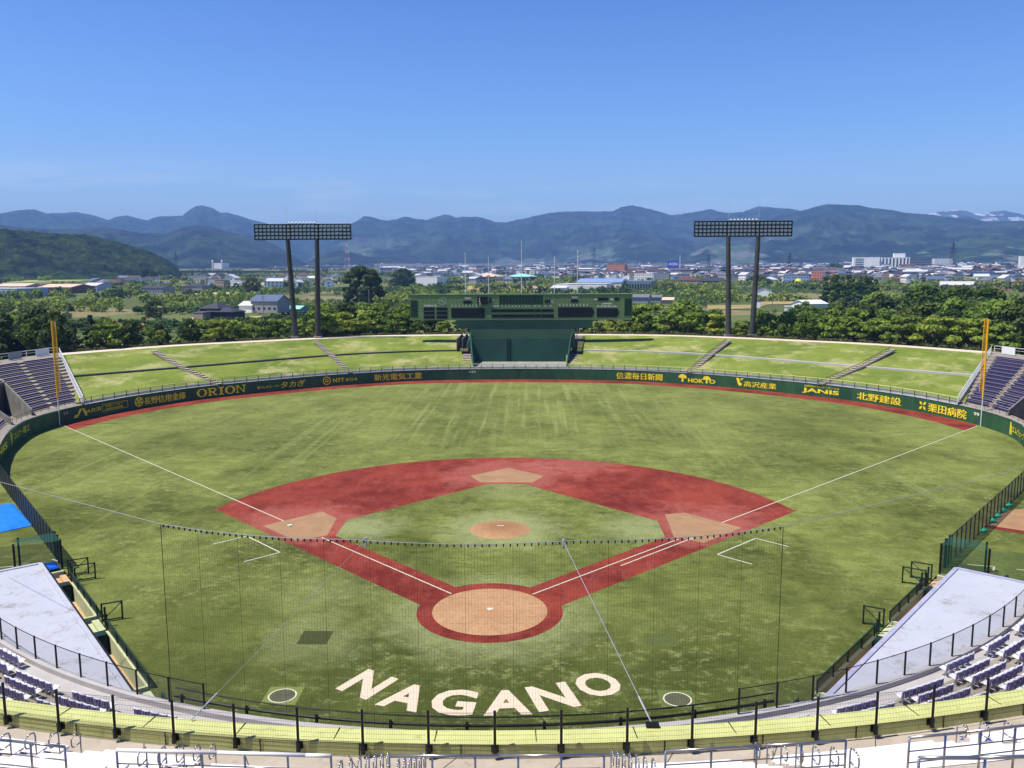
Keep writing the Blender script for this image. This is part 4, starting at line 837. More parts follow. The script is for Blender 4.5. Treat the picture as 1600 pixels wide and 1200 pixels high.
# ---- lower deck: front wall, fence, walkway, seats
def arcR(R_, x0, x1, z, n=60): return [(*bar(R_, x0+(x1-x0)*i/n), z) for i in range(n+1)]
pw = MB(); A = arcR(44.5, -40, 40, 0); B = arcR(44.85, -40, 40, 0); zz = lambda L, z: [(a, b, z) for a, b, _ in L]
pw.strip(zz(A, -.2), zz(A, 2.72)); pw.strip(zz(A, 2.72), zz(B, 2.72)); pw.strip(zz(B, 2.72), zz(B, 2.3)); tag(pw.build('front_wall', CONCL), 'pale curved front wall of the lower seating deck', 'wall')
pad = MB(); A = arcR(44.42, -13.5, 13.5, 0); pad.strip(zz(A, 0), zz(A, 2.3)); pad.strip(zz(A, 2.3), zz(arcR(44.5, -13.5, 13.5, 0), 2.3)); tag(pad.build('backstop_padding', DGR), 'dark green padding on the backstop wall behind home plate', 'padding')
m = MB(); m.strip(arcR(44.85, -40, 40, 2.45), arcR(45.8, -40, 40, 2.45)); struct(m, 'lower_walkway', CONCL, label='pale walkway in front of the lower seats')
m = MB()
for k in range(28):
    r0 = 45.8+.78*k; z = 2.45+.15*k; m.strip(arcR(r0, -40, 40, z-.15), arcR(r0, -40, 40, z)); m.strip(arcR(r0, -40, 40, z), arcR(r0+.78, -40, 40, z))
    if r0 > 65: break
struct(m, 'lower_deck', CONC, label='concrete steps of the lower seating deck')
for s in (-1, 1):
    fe = thing('front_fence', 'tall clear mesh fence with dark posts on the %s front wall above the dugout roof' % ('left' if s < 0 else 'right'), 'fence', (*bar(44.6, s*25), 2.6), 0, 'front wall fences')
    P = [(44.62*math.sin(s*(.285+i*2.03/44.6)), AC[1]-44.62*math.cos(.285+i*2.03/44.6)) for i in range(17)]
    for p in P: MB().tube((*p, 2.5), (*p, 4.0), .05, 6).build('post', DM, fe, world=True)
    for p, q in zip(P, P[1:]): MB().poly([(*p, 2.66), (*q, 2.66), (*q, 3.95), (*p, 3.95)]).build('mesh_panel', clearmesh('fence_mesh_grey', (70, 74, 84), .2), fe, world=True)
    MB().path([(*p, 3.96) for p in P], .02, 4).build('top_rail', DM, fe, world=True)
br = thing('backstop_rail', 'thick black cable rails along the top of the backstop wall', 'rail', (*bar(44.2, 0), 2.5)); BLKM = plain('black_rubber', (16, 18, 20), .5)
MB().path(arcR(44.1, -14.5, 14.5, 2.75, 30), .07, 7).build('rail', BLKM, br, world=True); MB().path(arcR(43.9, -14.5, 14.5, 3.05, 30), .035, 6).build('cable', BLKM, br, world=True)
for i in range(9): p = bar(44.2, -14+3.5*i); MB().tube((*p, 2.3), (*p, 2.95), .08, 6).build('stanchion', BLKM, br, world=True)
# seat prototype: white rimmed shell, purple back, white pan
def make_seat():
    t_ = thing('stadium_seat', 'x', 'seat', (0, 0, 0))
    m = MB()   # backrest: slightly curved shell, faces +y
    A = [(-.21+.42*i/6, -.17-.05*math.cos(math.pi*(i/6-.5)), 0) for i in range(7)]
    lo = [(a, b+.03, .38) for a, b, _ in A]; hi = [(a, b-.03, .78) for a, b, _ in A]; lo2 = [(a, b-.02, c) for a, b, c in lo]; hi2 = [(a, b-.03, c) for a, b, c in hi]
    m.strip(lo, hi); m.strip(hi2, lo2)
    for i in range(1, 6, 2): a = A[i]; m.box(a[0]-.012, a[1]-.075, .42, a[0]+.012, a[1]-.04, .76)
    br_ = m.build('backrest', PURG, t_)
    r = MB(); r.strip(hi2, [(a, b, c+.025) for a, b, c in hi]); r.path([(a*1.02, b-.01, c+.015) for a, b, c in hi], .036, 5)
    for e in (0, 6): r.tube(lo[e], hi[e], .036, 5)
    r.build('rim', SHELLW, br_)
    p = MB(); p.strip([(-.21, -.15, .40), (-.21, .1, .41), (-.2, .22, .46)], [(.21, -.15, .40), (.21, .1, .41), (.2, .22, .46)]); p.box(-.2, .19, .38, .2, .225, .45); p.build('seat_pan', SHELLW, t_)
    f = MB(); f.box(-.03, -.1, 0, .03, .0, .38); f.build('leg', GALV, t_)
    return t_
proto = make_seat(); used = False
def wall_line(px):  # photo row of the pale wall's far edge at column px
    xs_ = [0, 100, 200, 300, 400, 480, 600, 700, 850, 1000, 1150, 1200, 1300, 1400, 1500, 1600]; ys_ = [1095, 1110, 1122, 1128, 1132, 1137, 1141, 1142, 1139.5, 1135, 1124, 1119, 1110, 1100, 1085, 1069]; return float(np.interp(px, xs_, ys_))
def toP(v):
    d = Vector(v)-CAM; z = d.dot(AF); return 800+FPX*d.dot(AR)/z, 600-FPX*d.dot(AU)/z
SEATS = {}
for s in (-1, 1):
    for k in range(20):
        Rr = 46.15+.78*(k-1); z = 2.45+.15*max(0, k-1); i = 0
        L_ = math.asin(40/Rr); n = int(L_*Rr/.5)
        for j in range(4, n):
            ph = s*j*.5/Rr; x = Rr*math.sin(ph); y = AC[1]-Rr*math.cos(ph); px_, py_ = toP((x, y, z+.8))
            if not (-45 < px_ < 1650) or py_ > wall_line(px_)+1 or py_ > 1200: continue
            # aisles and the front corner left free of seats
            q = abs(ph)*57.3
            if min(abs(q-a) for a in (15.3, 20.4, 25.5, 30.7, 36.0, 41.2)) < .85 or (k == 0 and q < 32): continue
            if not used: o = proto; used = True
            else: o = copy_tree(proto)
            o.location = (x, y, z); o.rotation_euler = (0, 0, ph)
            blk = sum(q > a for a in (15.3, 20.4, 25.5, 30.7, 36.0, 41.2)); SEATS.setdefault((s, k, blk), []).append(o); tag(o, 'x', 'seat', 'purple and white seats of the lower deck')
for (s, k, b_), L_ in SEATS.items():
    for i, o in enumerate(L_): o['label'] = '%s purple seat from the aisle, %s row, %s block of the %s lower deck' % (ORD[i], ORD[k], ('innermost', 'second', 'third', 'fourth', 'fifth', 'sixth', 'outermost')[b_], 'left' if s < 0 else 'right')
# ---- protective net behind home plate
NETM = plain('net_twine', (26, 30, 28), .7); CABM = plain('steel_cable', (170, 172, 176), .4, metal=.4); RN = 44.3; ZN0, ZN1 = 2.6, 11.42
net = thing('backstop_net', 'tall fine backstop net hung from a steel cable behind home plate', 'net', (*bar(RN, 0), 2.6))
n = 210; a0 = math.asin(14.55/RN); m = MB()
def npt(f, z, dr=0): a = -a0+2*a0*f; return ((RN+dr)*math.sin(a), AC[1]-(RN+dr)*math.cos(a), z)
top = lambda f: ZN1-.10*math.sin(math.pi*((f*3) % 1))
for i in range(n+1): m.tube(npt(i/n, ZN0), npt(i/n, top(i/n)), 0.0028, 3, None, False)
for k in range(int((ZN1-ZN0)/.3)): z = ZN0+.3*(k+1); m.path([npt(i/24, z) for i in range(25)], .0020, 3)
m.build('netting', NETM, net, world=True)
for i in range(15): f = i/14; MB().tube(npt(f, ZN0), npt(f, top(f)), .008 if 0 < i < 14 else .016, 4).build('rope', NETM, net, world=True)
for i in range(96): f = (i+.5)/96; a = npt(f, top(f)); MB().box(a[0]-.028, a[1]-.03, a[2]-.1, a[0]+.028, a[1]+.03, a[2]+.03).build('clip', BLKM, net, world=True)
cb = MB(); cb.path([npt(i/48, top(i/48)+.03) for i in range(49)], .018, 5)
lft = [npt(0, top(0)+.03), (-27.5, -9.0, 11.34), (-38, -1.2, 11.3)]; rgt = [npt(1, top(1)+.03), (28.6, -9.6, 12.1), (40, -1.0, 12.6)]
cb.path(lft, .015, 5); cb.path(rgt, .012, 5); cb.build('cable', CABM, net, world=True)
for s, an, mid in ((-1, (-7.9, -30.1, 9.05), (-4.43, -19.2, 11.38)), (1, (6.75, -30.1, 9.05), (4.33, -19.3, 11.38))):
    g = MB(); a = Vector(an); b = Vector(mid); d = (b-a).normalized(); g.tube(a, b, .006 if s < 0 else .015, 5); g.build('guy_cable', CABM, net, world=True)
    h = MB(); h.tube(a+d*.3, a+d*1.3, .028, 6); h.tube(a, a+d*.3, .02, 5); h.build('turnbuckle', GALV, net, world=True)
    MB().tube(b+Vector((0, 0, -.3)), b+Vector((0, 0, .12)), .06, 6).build('cable_clamp', GALV, net, world=True)
    if s > 0: MB().box(an[0]-(.2 if s > 0 else .06), an[1]-.12, 8.98, an[0]+(.2 if s > 0 else .06), an[1]+.1, 9.1).build('anchor_plate', BLKM, net, world=True)
# ---- upper deck parapet, walkway, rows
UC = 37.0
def ub(R_, ph): return (R_*math.sin(ph), UC-R_*math.cos(ph))
def uarc(R_, z, p0=-.5, p1=.5, n=80): return [(*ub(R_, p0+(p1-p0)*i/n), z) for i in range(n+1)]
t = NT('pale_yellow_green_wall', .85, .15); c = t.mix(t.rng(t.noise(.8, 6, .7), .35, .7), (.60, .62, .25, 1), (.50, .52, .20, 1)); c = t.mix(t.math('MULTIPLY', t.rng(t.noise(2.5, 6, .75, t.map((1, 1, .25))), .56, .72), .5), c, (.16, .17, .07, 1)); t.base(c).bump(t.noise(20, 4), .15, .01); PW = t.m
JOINT = plain('joint_dark', (60, 62, 30), .9)
par = thing('parapet_wall', 'low pale yellow green parapet wall at the front of the upper deck', 'wall', (0, UC-68, 8.5))
m = MB(); m.strip(uarc(67.42, 8.98), uarc(68.1, 9.0)); m.strip(uarc(68.1, 9.0), uarc(68.18, 8.96)); m.strip(uarc(68.18, 8.96), uarc(68.2, 8.2)); m.strip(uarc(67.42, 8.98), uarc(67.42, 7.8)); m.build('coping_and_face', PW, par, world=True)
m = MB()
for i in range(-14, 15):
    ph = i*3.1/68; a, b = ub(67.43, ph), ub(68.1, ph); m.seg(a, b, .03, 8.985, 9.004); c1 = ub(68.205, ph+.012); c2 = ub(68.22, ph+.012); m.seg(c1, c2, .035, 8.55, 8.97)
m.build('joint', JOINT, par, world=True)
m = MB(); m.strip(uarc(67.5, 7.8), uarc(70, 7.8)); struct(m, 'deck_slab', CONCD)
t = NT('walkway_concrete', .9, .15); c = t.mix(t.rng(t.noise(.7, 7, .7), .35, .68), (.46, .40, .33, 1), (.36, .31, .25, 1)); c = t.mix(t.math('MULTIPLY', t.rng(t.noise(1.7, 7, .75), .56, .68), .6), c, (.22, .17, .13, 1)); t.base(c).bump(t.noise(20, 4), .15, .01); WC = t.m
m = MB(); m.strip(uarc(68.15, 8.55), uarc(69.6, 8.55)); struct(m, 'upper_walkway', WC, label='tan concrete walkway behind the parapet')
m = MB()
for i in range(-10, 11): ph = i*3.3/68+.01; m.seg(ub(68.22, ph), ub(69.5, ph+.012*(1 if i < 0 else -1)), .03, 8.552, 8.556)
struct(m, 'walkway_joints', plain('joint_brown', (84, 70, 56), .9))
WSEAT = plain('white_bench', (232, 230, 232), .5, var=.03)
rows = 16; ROWP = .86; RISE = .49
def rz(k): return 8.75+RISE*k
m = MB()
for k in range(rows): r0 = 69.3+ROWP*k; m.strip(uarc(r0, rz(k)-RISE, -.32, .32, 40), uarc(r0, rz(k), -.32, .32, 40)); m.strip(uarc(r0, rz(k), -.32, .32, 40), uarc(r0+ROWP, rz(k), -.32, .32, 40))
struct(m, 'upper_deck', WC, label='concrete steps of the upper seating deck')
def phi_of(px_, py_, z): q = at_z(px_, py_, z); return math.atan2(q.x, UC-q.y), math.hypot(q.x, UC-q.y)
aisles = [phi_of(x, y, 9.75)[0] for x, y in ((120, 1140), (335, 1155), (609, 1163), (665, 1165), (955, 1163), (1175, 1146), (1490, 1117))]
gaps = sorted(aisles); nb = 0
for k in range(6):
    r0 = 69.3+ROWP*k
    for j in range(len(gaps)+1):
        a = (gaps[j-1]+.009) if j else -.30; b = (gaps[j]-.009) if j < len(gaps) else .30
        if b-a < .02 or (k < 2 and -.075 < (a+b)/2 < .07): continue
        A = uarc(r0+.03, rz(k)+.2, a, b, 8); B = uarc(r0+.45, rz(k)+.22, a, b, 8); q = MB(); q.strip(A, B); q.strip(zz(A, rz(k)+.13), A)
        for e in (0, -1): q.strip([A[e], B[e]], [(A[e][0], A[e][1], rz(k)+.13), (B[e][0], B[e][1], rz(k)+.13)])
        for f in range(0, 9, 4): q.tube((A[f][0], A[f][1]-.25, rz(k)), (A[f][0], A[f][1]-.25, rz(k)+.19), .05, 4)
        o = q.build('white_bench', WSEAT)
        tag(o, 'long white bench, %s row up, %s block from the left of the upper deck' % (ORD[k], ORD[j]), 'bench', 'white benches of the upper deck')
# looped handrails beside each stair aisle
def loop_mesh():
    m = MB(); r = .021; P = []
    for a in range(-90, 91, 30): P.append((0, .0, 0))
    pts = [(0, 0, 0), (0, 0, .78), (0, -.04, .87), (0, -.12, .9), (0, -.26, .9), (0, -.34, .87), (0, -.38, .78), (0, -.38, .66), (0, -.34, .57), (0, -.26, .54), (0, -.03, .54)]
    m.path(pts, r, 6); m.tube((0, 0, 0), (0, 0, .03), .06, 8); return m
lm_ = loop_mesh(); loopme = None; ln_ = 0
anames = ['the far left aisle', 'the left aisle', 'the left centre aisle', 'the centre aisle', 'the right centre aisle', 'the right aisle', 'the far right aisle']
for ai, ph in enumerate(aisles):
    for k in range((5, 5, 7, 6, 7, 7, 5)[ai]):
        rr_ = 69.6+ROWP*k; p = ub(rr_, ph)
        if loopme is None: o = lm_.build('looped_handrail', STEEL, smooth=True); loopme = o.data
        else: o = bpy.data.objects.new('looped_handrail', loopme); COL.objects.link(o)
        o.location = (*p, rz(k)); o.rotation_euler = (0, 0, ph*1.0+R(0 if ph < 0 else 0)); ln_ += 1
        tag(o, 'looped stainless handrail at the %s step up %s' % (ORD[k], anames[ai]), 'handrail', 'looped handrails on the upper deck stairs')
# stainless barriers nearer the camera
def barrier(pts, z, label, posts, thick=.03, rails=(.3, .55), top=STEEL):
    P = [at_z(x, y, z) for x, y in pts]; b = thing('barrier', label, 'barrier', (*P[0].xy, z-.9), 0, 'stainless barriers of the upper deck')
    MB().path(P, thick, 8).build('top_rail', top, b, world=True, smooth=True)
    for h in rails: MB().path([p-Vector((0, 0, h)) for p in P], .014, 6).build('lower_rail', STEEL, b, world=True, smooth=True)
    L_ = [(P[i+1]-P[i]).length for i in range(len(P)-1)]; T = sum(L_)
    for i in range(posts+1):
        d = T*i/posts; j = 0
        while j < len(L_)-1 and d > L_[j]: d -= L_[j]; j += 1
        q = P[j]+(P[j+1]-P[j])*(d/L_[j]); MB().tube(q, q-Vector((0, 0, 1.0)), .024, 7).build('post', STEEL, b, world=True, smooth=True)
barrier([(-60, 1151), (20, 1158), (101, 1167)], 13.45, 'leftmost stainless barrier at the bottom edge', 3)
barrier([(182, 1172), (340, 1176), (478, 1180), (517, 1181)], 13.4, 'stainless barrier with a top rail whitened for its highlight, second from the left', 5, .042, top=WHP)  # strong highlight painted as a white, thicker top rail
barrier([(608, 1181), (780, 1181), (944, 1179)], 13.35, 'stainless barrier at the bottom edge in the middle', 5)
barrier([(1040, 1174), (1190, 1165), (1322, 1157)], 13.5, 'stainless barrier right of the middle with small yellow stickers', 4)
barrier([(1421, 1153), (1510, 1144), (1640, 1129)], 13.7, 'rightmost long stainless barrier at the bottom edge', 4)
barrier([(1436, 1184), (1530, 1184), (1640, 1181)], 15.2, 'second lower stainless barrier in the bottom right corner', 2, .034, (.3,))
STK = plain('yellow_sticker', (210, 190, 60), .5)
for x in (1156, 1193):
    p = at_z(x, 1166 if x < 1170 else 1164, 13.5); tag(MB().box(p.x-.055, p.y-.034, p.z-.03, p.x+.055, p.y-.03, p.z+.035).build('sticker', STK), 'small yellow sticker on the barrier right of the middle, %s one' % ('left' if x < 1170 else 'right'), 'sticker')
BLUE = plain('blue_letter', (40, 70, 150), .6); lmk = MB()
for ch, x, y in (('2', 1503, 1155), ('A', 1543, 1156), ('2', 1585, 1155)):
    V, F = fontmesh(ch, .3, .01); c = at_z(x, y, 8.99); k0 = len(lmk.v); 
    for v in V: lmk.v.append((c.x-.1+v[0]*1.0+v[1]*.5, c.y-.05+v[1]*1.0, 8.995))
    for f in F: lmk.f.append(tuple(k0+i for i in f)); lmk.m.append(0)
o = struct(lmk, 'bench_lettering', BLUE, label='blue letters 2 A 2 on the front bench at the right')
# safety fence on the parapet
sf = thing('safety_fence', 'black wire mesh safety fence on brackets along the pale parapet wall', 'fence', (0, UC-68.2, 9)); WIRE = plain('black_wire', (18, 20, 24), .5); POST = plain('black_post', (14, 16, 20), .4, spec=.4)
ph0 = math.atan2(-.15, 68.2); NP = 24; pp_ = [ph0+i*2.0/68.2 for i in range(-11, 13)]
for i, ph in enumerate(pp_):
    a = ub(68.32, ph); m = MB().tube((*a, 8.72), (*a, 10.12), .045, 8); m.tube((*a, 8.7), (*a, 8.98), .075, 8); m.tube((*ub(68.2, ph), 8.8), (*a, 8.8), .05, 5); m.tube((*ub(68.2, ph), 8.93), (*a, 8.93), .05, 5); po = m.build('post', POST, sf, world=True)
    m = MB().box(-.11, -.012, -.12, .11, .012, .12); o = m.build('bracket', POST, po); o.location = Vector((*ub(68.215, ph), 8.84))-Vector(sf.location); o.rotation_euler = (0, 0, ph)
for i in range(len(pp_)-1):
    a, b = Vector((*ub(68.32, pp_[i]+.0012), 0)), Vector((*ub(68.32, pp_[i+1]-.0012), 0)); m = MB()
    for k in range(34): q = a+(b-a)*(k+.5)/34; m.tube(q+Vector((0, 0, 8.82)), q+Vector((0, 0, 10.06)), .0032, 3, None, False)
    for z in (8.84, 8.97, 9.02, 9.18, 9.34, 9.5, 9.66, 9.82, 9.98, 10.05): m.tube(a+Vector((0, 0, z)), b+Vector((0, 0, z)), .0042 if z not in (9.02, 10.05) else .007, 3, None, False)
    m.build('mesh_panel', WIRE, sf, world=True)
# ================================================================ trees
def leafmat(name, dark, light, hue=.5):
    t = NT(name, .7, .15); n = t.rng(t.noise(.22, 3, .6), .35, .65); n2 = t.rng(t.noise(1.9, 3, .6), .35, .65)
    oi = t.new('ObjectInfo').outputs['Random']
    c = t.mix(n, dark+(1,), light+(1,)); c = t.mix(t.math('MULTIPLY', n2, .5), c, tuple(x*1.35 for x in light)+(1,)); c = t.mix(t.math('MULTIPLY', t.rng(oi, .5, 1), .5), c, tuple(x*.6 for x in dark)+(1,)); c = t.mix(t.math('MULTIPLY', t.rng(oi, .45, 0), .55), c, (light[0]*1.7, light[1]*1.3, light[2]*1.1, 1))
    t.base(c); tr = t.new('BsdfTranslucent'); t.put(tr.inputs[0], c); ms = t.new('MixShader'); ms.inputs[0].default_value = .3
    out = [n_ for n_ in t.n if n_.type == 'OUTPUT_MATERIAL'][0]; t.l.new(t.b.outputs[0], ms.inputs[1]); t.l.new(tr.outputs[0], ms.inputs[2]); t.l.new(ms.outputs[0], out.inputs[0]); return t.m
LM = {'green': leafmat('leaf_green', (.07, .125, .02), (.18, .27, .042)), 'bright': leafmat('leaf_bright', (.10, .175, .022), (.26, .35, .055)), 'dark': leafmat('leaf_dark', (.030, .058, .016), (.085, .13, .032)),
      'pine': leafmat('needle_dark', (.018, .042, .018), (.045, .08, .03)), 'olive': leafmat('leaf_olive', (.10, .13, .025), (.21, .23, .05)), 'poplar': leafmat('leaf_poplar', (.05, .105, .02), (.13, .21, .038)), 'orchard': leafmat('leaf_orchard', (.045, .10, .025), (.11, .19, .045))}
BARK = plain('bark', (84, 68, 54), .95, var=.25, scale=3)
def leaves(cl, n, size, seed, up=.25):        # cl: list of (x, y, z, r, rz); returns mesh arrays of n small quads
    r_ = np.random.RandomState(seed); C = np.array(cl); w = C[:, 3]**2; idx = r_.choice(len(C), n, p=w/w.sum())
    d = r_.normal(size=(n, 3)); d /= np.linalg.norm(d, axis=1)[:, None]; d[:, 2] = np.where(r_.rand(n) < up, np.abs(d[:, 2]), d[:, 2])
    rad = (.55+.5*r_.rand(n))[:, None]; P = C[idx, :3]+d*rad*np.stack([C[idx, 3], C[idx, 3], C[idx, 4]], -1)
    nrm = d*.8+r_.normal(size=(n, 3))*.55; nrm[:, 2] += .25; nrm /= np.linalg.norm(nrm, axis=1)[:, None]
    u = np.cross(nrm, r_.normal(size=(n, 3))); u /= np.linalg.norm(u, axis=1)[:, None]; v = np.cross(nrm, u); s = (size*(.6+.8*r_.rand(n)))[:, None]
    return np.stack([P-u*s-v*s*.6, P+u*s-v*s*.6, P+u*s*.8+v*s*.7, P-u*s*.8+v*s*.7], 1).reshape(-1, 3)
def quadmesh(name, V):
    me = bpy.data.meshes.new(name); n = len(V)//4; me.vertices.add(len(V)); me.vertices.foreach_set('co', V.ravel()); me.loops.add(len(V)); me.loops.foreach_set('vertex_index', np.arange(len(V), dtype=np.int32))
    me.polygons.add(n); me.polygons.foreach_set('loop_start', np.arange(0, 4*n, 4, dtype=np.int32)); me.polygons.foreach_set('loop_total', np.full(n, 4, dtype=np.int32)); me.update(calc_edges=True); return me
TP = {}
def tree_proto(key, clumps, n, size, mat, trunk_h, trunk_r, seed, limbs=5, name='tree', up=.3):
    t_ = thing(name, 'x', 'tree', (0, 0, -500)); m = MB(); m.tube((0, 0, -.5), (0, 0, trunk_h*.55), trunk_r, 8, trunk_r*.75, False); m.tube((0, 0, trunk_h*.55), (.1, 0, trunk_h), trunk_r*.75, 7, trunk_r*.35, False)
    r_ = random.Random(seed)
    for c in r_.sample(clumps, min(limbs, len(clumps))): m.tube((0, 0, trunk_h*r_.uniform(.35, .7)), (c[0]*.8, c[1]*.8, c[2]), trunk_r*.4, 5, trunk_r*.12, False)
    m.build('trunk', BARK, t_, smooth=True); me = quadmesh('crown', leaves(clumps, n, size, seed, up)); me.materials.append(LM[mat]); o = bpy.data.objects.new('crown', me); rawlink(o, t_); KIDS[t_.name].append(o); TP.setdefault(key, []).append([t_, False]); return t_
def blobs(seed, n, h0, h1, w, shape='round', r0=.9, r1=1.5):
    q = random.Random(seed); L = []
    for i in range(n):
        f = q.random(); z = h0+(h1-h0)*f; a = q.uniform(0, 6.283)
        if shape == 'round': k = math.sqrt(max(.05, 1-(2*f-.85)**2*.8))
        elif shape == 'cone': k = 1.08-f
        elif shape == 'col': k = min(1, 2.2*(1.05-f), .55+2*f)
        elif shape == 'layer': k = (1, .85, .55)[int(f*2.99)]; z = h0+(h1-h0)*(int(f*2.99)/2+q.uniform(-.12, .12))
        rad = w*k*math.sqrt(q.uniform(.15, 1)); r = q.uniform(r0, r1)*(1 if shape != 'cone' else max(.5, 1-f*.6)); L.append((rad*math.cos(a), rad*math.sin(a), z, r, r*(.7 if shape != 'layer' else .42)))
    return L
for s in range(4): tree_proto('green', blobs(s+10, 30, 2.2, 6.6, 2.7, 'round', .6, 1.3), 2300, .24, 'green', 4, .2, s+1, name='broadleaf_tree')
for s in range(3): tree_proto('bright', blobs(s+20, 30, 1.9, 4.6, 3.1, 'layer', .5, 1.15), 2000, .23, 'bright', 2.8, .18, s+5, name='cherry_tree', up=.5)
for s in range(3): tree_proto('dark', blobs(s+30, 34, 1.6, 7.2, 2.9, 'round', .7, 1.35), 2300, .25, 'dark', 5, .22, s+9, name='evergreen_tree')
for s in range(2): tree_proto('pine', blobs(s+40, 34, 1.2, 8.2, 2.2, 'cone', .5, .9), 2000, .2, 'pine', 8, .2, s+13, 9, name='pine_tree')
for s in range(3): tree_proto('poplar', blobs(s+50, 70, .8, 14.3, 1.35, 'col', .5, .95), 3600, .3, 'poplar', 11, .3, s+17, 10, name='poplar_tree')
for s in range(2): tree_proto('olive', blobs(s+60, 34, 1.5, 8.6, 2.6, 'col', .7, 1.3), 2600, .22, 'olive', 6, .15, s+21, name='bamboo_clump')
for s in range(3): tree_proto('orchard', blobs(s+70, 12, 1.3, 3.1, 2.0, 'round', .6, 1.0), 620, .26, 'orchard', 1.8, .14, s+25, 3, name='orchard_tree')
def put_tree(key, x, y, z, sc, label, group=None, sz=1.):
    e = random.choice(TP[key])
    if not e[1]: o = e[0]; e[1] = True
    else: o = copy_tree(e[0])
    o.location = (x, y, z); o.rotation_euler = (0, 0, random.uniform(0, 6.28)); o.scale = (sc, sc, sc*sz); return tag(o, label, 'tree', group)
def bermz(o): return float(np.interp(o, [0, 4.2, 9, 16, 26, 42, 60], [6.6, 6.6, 6.0, 4.6, 2.2, .05, 0]))
SKY_X = [-40, 0, 85, 105, 300, 480, 495, 540, 640, 700, 930, 990, 1030, 1070, 1110, 1130, 1185, 1240, 1290, 1340, 1420, 1500, 1580, 1650]
SKY_Y = [476, 478, 484, 500, 500, 502, 480, 474, 468, 500, 500, 478, 480, 468, 478, 496, 498, 494, 484, 474, 470, 470, 470, 470]
def place(px):
    r = 'left of the left tower' if px < 450 else 'left of the scoreboard' if px < 640 else 'under the scoreboard' if px < 990 else 'right of the scoreboard' if px < 1130 else 'right of the right tower' if px < 1350 else 'near the right foul pole'
    return r
tk = {'green': 'leafy green tree', 'bright': 'low bright green tree', 'dark': 'dark dense tree', 'pine': 'dark pointed pine', 'olive': 'feathery yellow green bamboo clump', 'poplar': 'tall dark poplar'}
def belt(o_, step, kinds, hmin, hmax, front):
    d = 3.
    while d < TOPC.L-1:
        oo = o_+random.uniform(-2, 2); q = TOPC.at(d, oo)[0]; d += step*random.uniform(.8, 1.2); z = bermz(oo); px, py = toP((q.x, q.y, z))
        if px < -40 or px > 1640 or (660 < px < 960 and front > 1): continue
        ty = float(np.interp(px, SKY_X, SKY_Y))+random.uniform(-15, 8)+(8 if front == 0 else 0)
        zt = at_y(px, ty, q.y).z; h = max(hmin, min(hmax, zt-z))
        if px < 95: k = random.choice(['olive', 'dark', 'green']) if front else random.choice(['green', 'bright', 'dark'])
        elif px < 300: k = random.choice(['pine', 'dark', 'green', 'bright'] if front < 2 else ['green'])
        else: k = random.choice(kinds)
        if px > 1180 and front == 2 and random.random() < .3: k = 'dark'
        H = {'green': 7.6, 'bright': 5.4, 'dark': 8.2, 'pine': 9, 'olive': 9.6, 'poplar': 15}[k]
        put_tree(k, q.x, q.y, z-.1, h/H*random.uniform(.9, 1.1), '%s %s, %s' % (tk[k], place(px), ('front row', 'second row', 'back row')[front]), 'trees behind the grass bank')
belt(9.5, 5.6, ['bright', 'bright', 'green', 'bright'], 4.4, 7.0, 0)
belt(17, 6.0, ['green', 'bright', 'green', 'dark'], 5.0, 11, 1)
belt(29, 6.6, ['green', 'green', 'dark', 'bright'], 6.0, 16, 2)
def tree_px(key, px, ybase, ytop, label, group=None, dist=None, wide=1.):
    if dist is None: P = on_terr(px, ybase)
    else: d = ray(px, ybase); h = math.hypot(d.x, d.y); P = CAM+d*(dist/h); P.z = 0
    H = {'green': 7.6, 'bright': 5.4, 'dark': 8.2, 'pine': 9, 'olive': 9.6, 'poplar': 15, 'orchard': 3.8}[key]; zt = at_y(px, ytop, P.y).z; h = max(2, zt-P.z)
    o = put_tree(key, P.x, P.y, P.z-.2, h/H, label, group); o.scale = (h/H*wide, h/H*wide, h/H); return o
# woods at the right, beyond the belt
for i in range(95):
    px = random.uniform(1195, 1640); d = random.uniform(262, 430); f = (d-262)/168
    if 1412 < px < 1570: d = min(d, 318)
    ty = float(np.interp(px, [1195, 1240, 1290, 1340, 1390, 1430, 1500, 1580, 1640], [494, 468, 458, 458, 450, 456, 464, 458, 450]))+random.uniform(-6, 14)+(1-f)*24
    k = random.choice(['green', 'green', 'dark', 'dark', 'bright']); tree_px(k, px, 520, ty, '%s in the right wood, %s' % (tk[k], 'foul pole end' if px > 1400 else 'tower end'), 'trees of the wood at the right', dist=d)
for i in range(26):
    px = random.uniform(990, 1125); d = random.uniform(262, 400); k = random.choice(['green', 'green', 'dark', 'bright']); ty = float(np.interp(px, [990, 1030, 1075, 1100, 1125], [484, 480, 462, 462, 486]))+random.uniform(0, 12)+(400-d)*.08
    tree_px(k, px, 515, ty, '%s in the grove right of the scoreboard' % tk[k], 'trees of the grove beside the scoreboard', dist=d)
for i in range(20):
    px = random.uniform(490, 640); d = random.uniform(262, 380); k = random.choice(['green', 'green', 'dark']); tree_px(k, px, 515, 474+random.uniform(0, 16)+(380-d)*.08, '%s in the grove left of the scoreboard' % tk[k], 'trees of the grove left of the scoreboard', dist=d)
for i in range(18):
    px = random.uniform(-10, 92); d = random.uniform(262, 360); k = random.choice(['olive', 'olive', 'olive', 'green']); tree_px(k, px, 520, 480+random.uniform(-2, 12)+(1-(d-262)/98)*14, '%s at the left edge' % tk[k], 'bamboo and trees at the left edge', dist=d)
for i, (px, yt) in enumerate([(1290, 430), (1299, 428), (1307, 427), (1316, 429), (1325, 427), (1333, 430), (1342, 428), (1350, 430), (1358, 431), (1366, 434)]): tree_px('poplar', px+random.uniform(-2, 2), 471, yt, 'tall dark poplar of the tight row before the hospital', 'poplar row before the hospital', dist=520, wide=1.05)
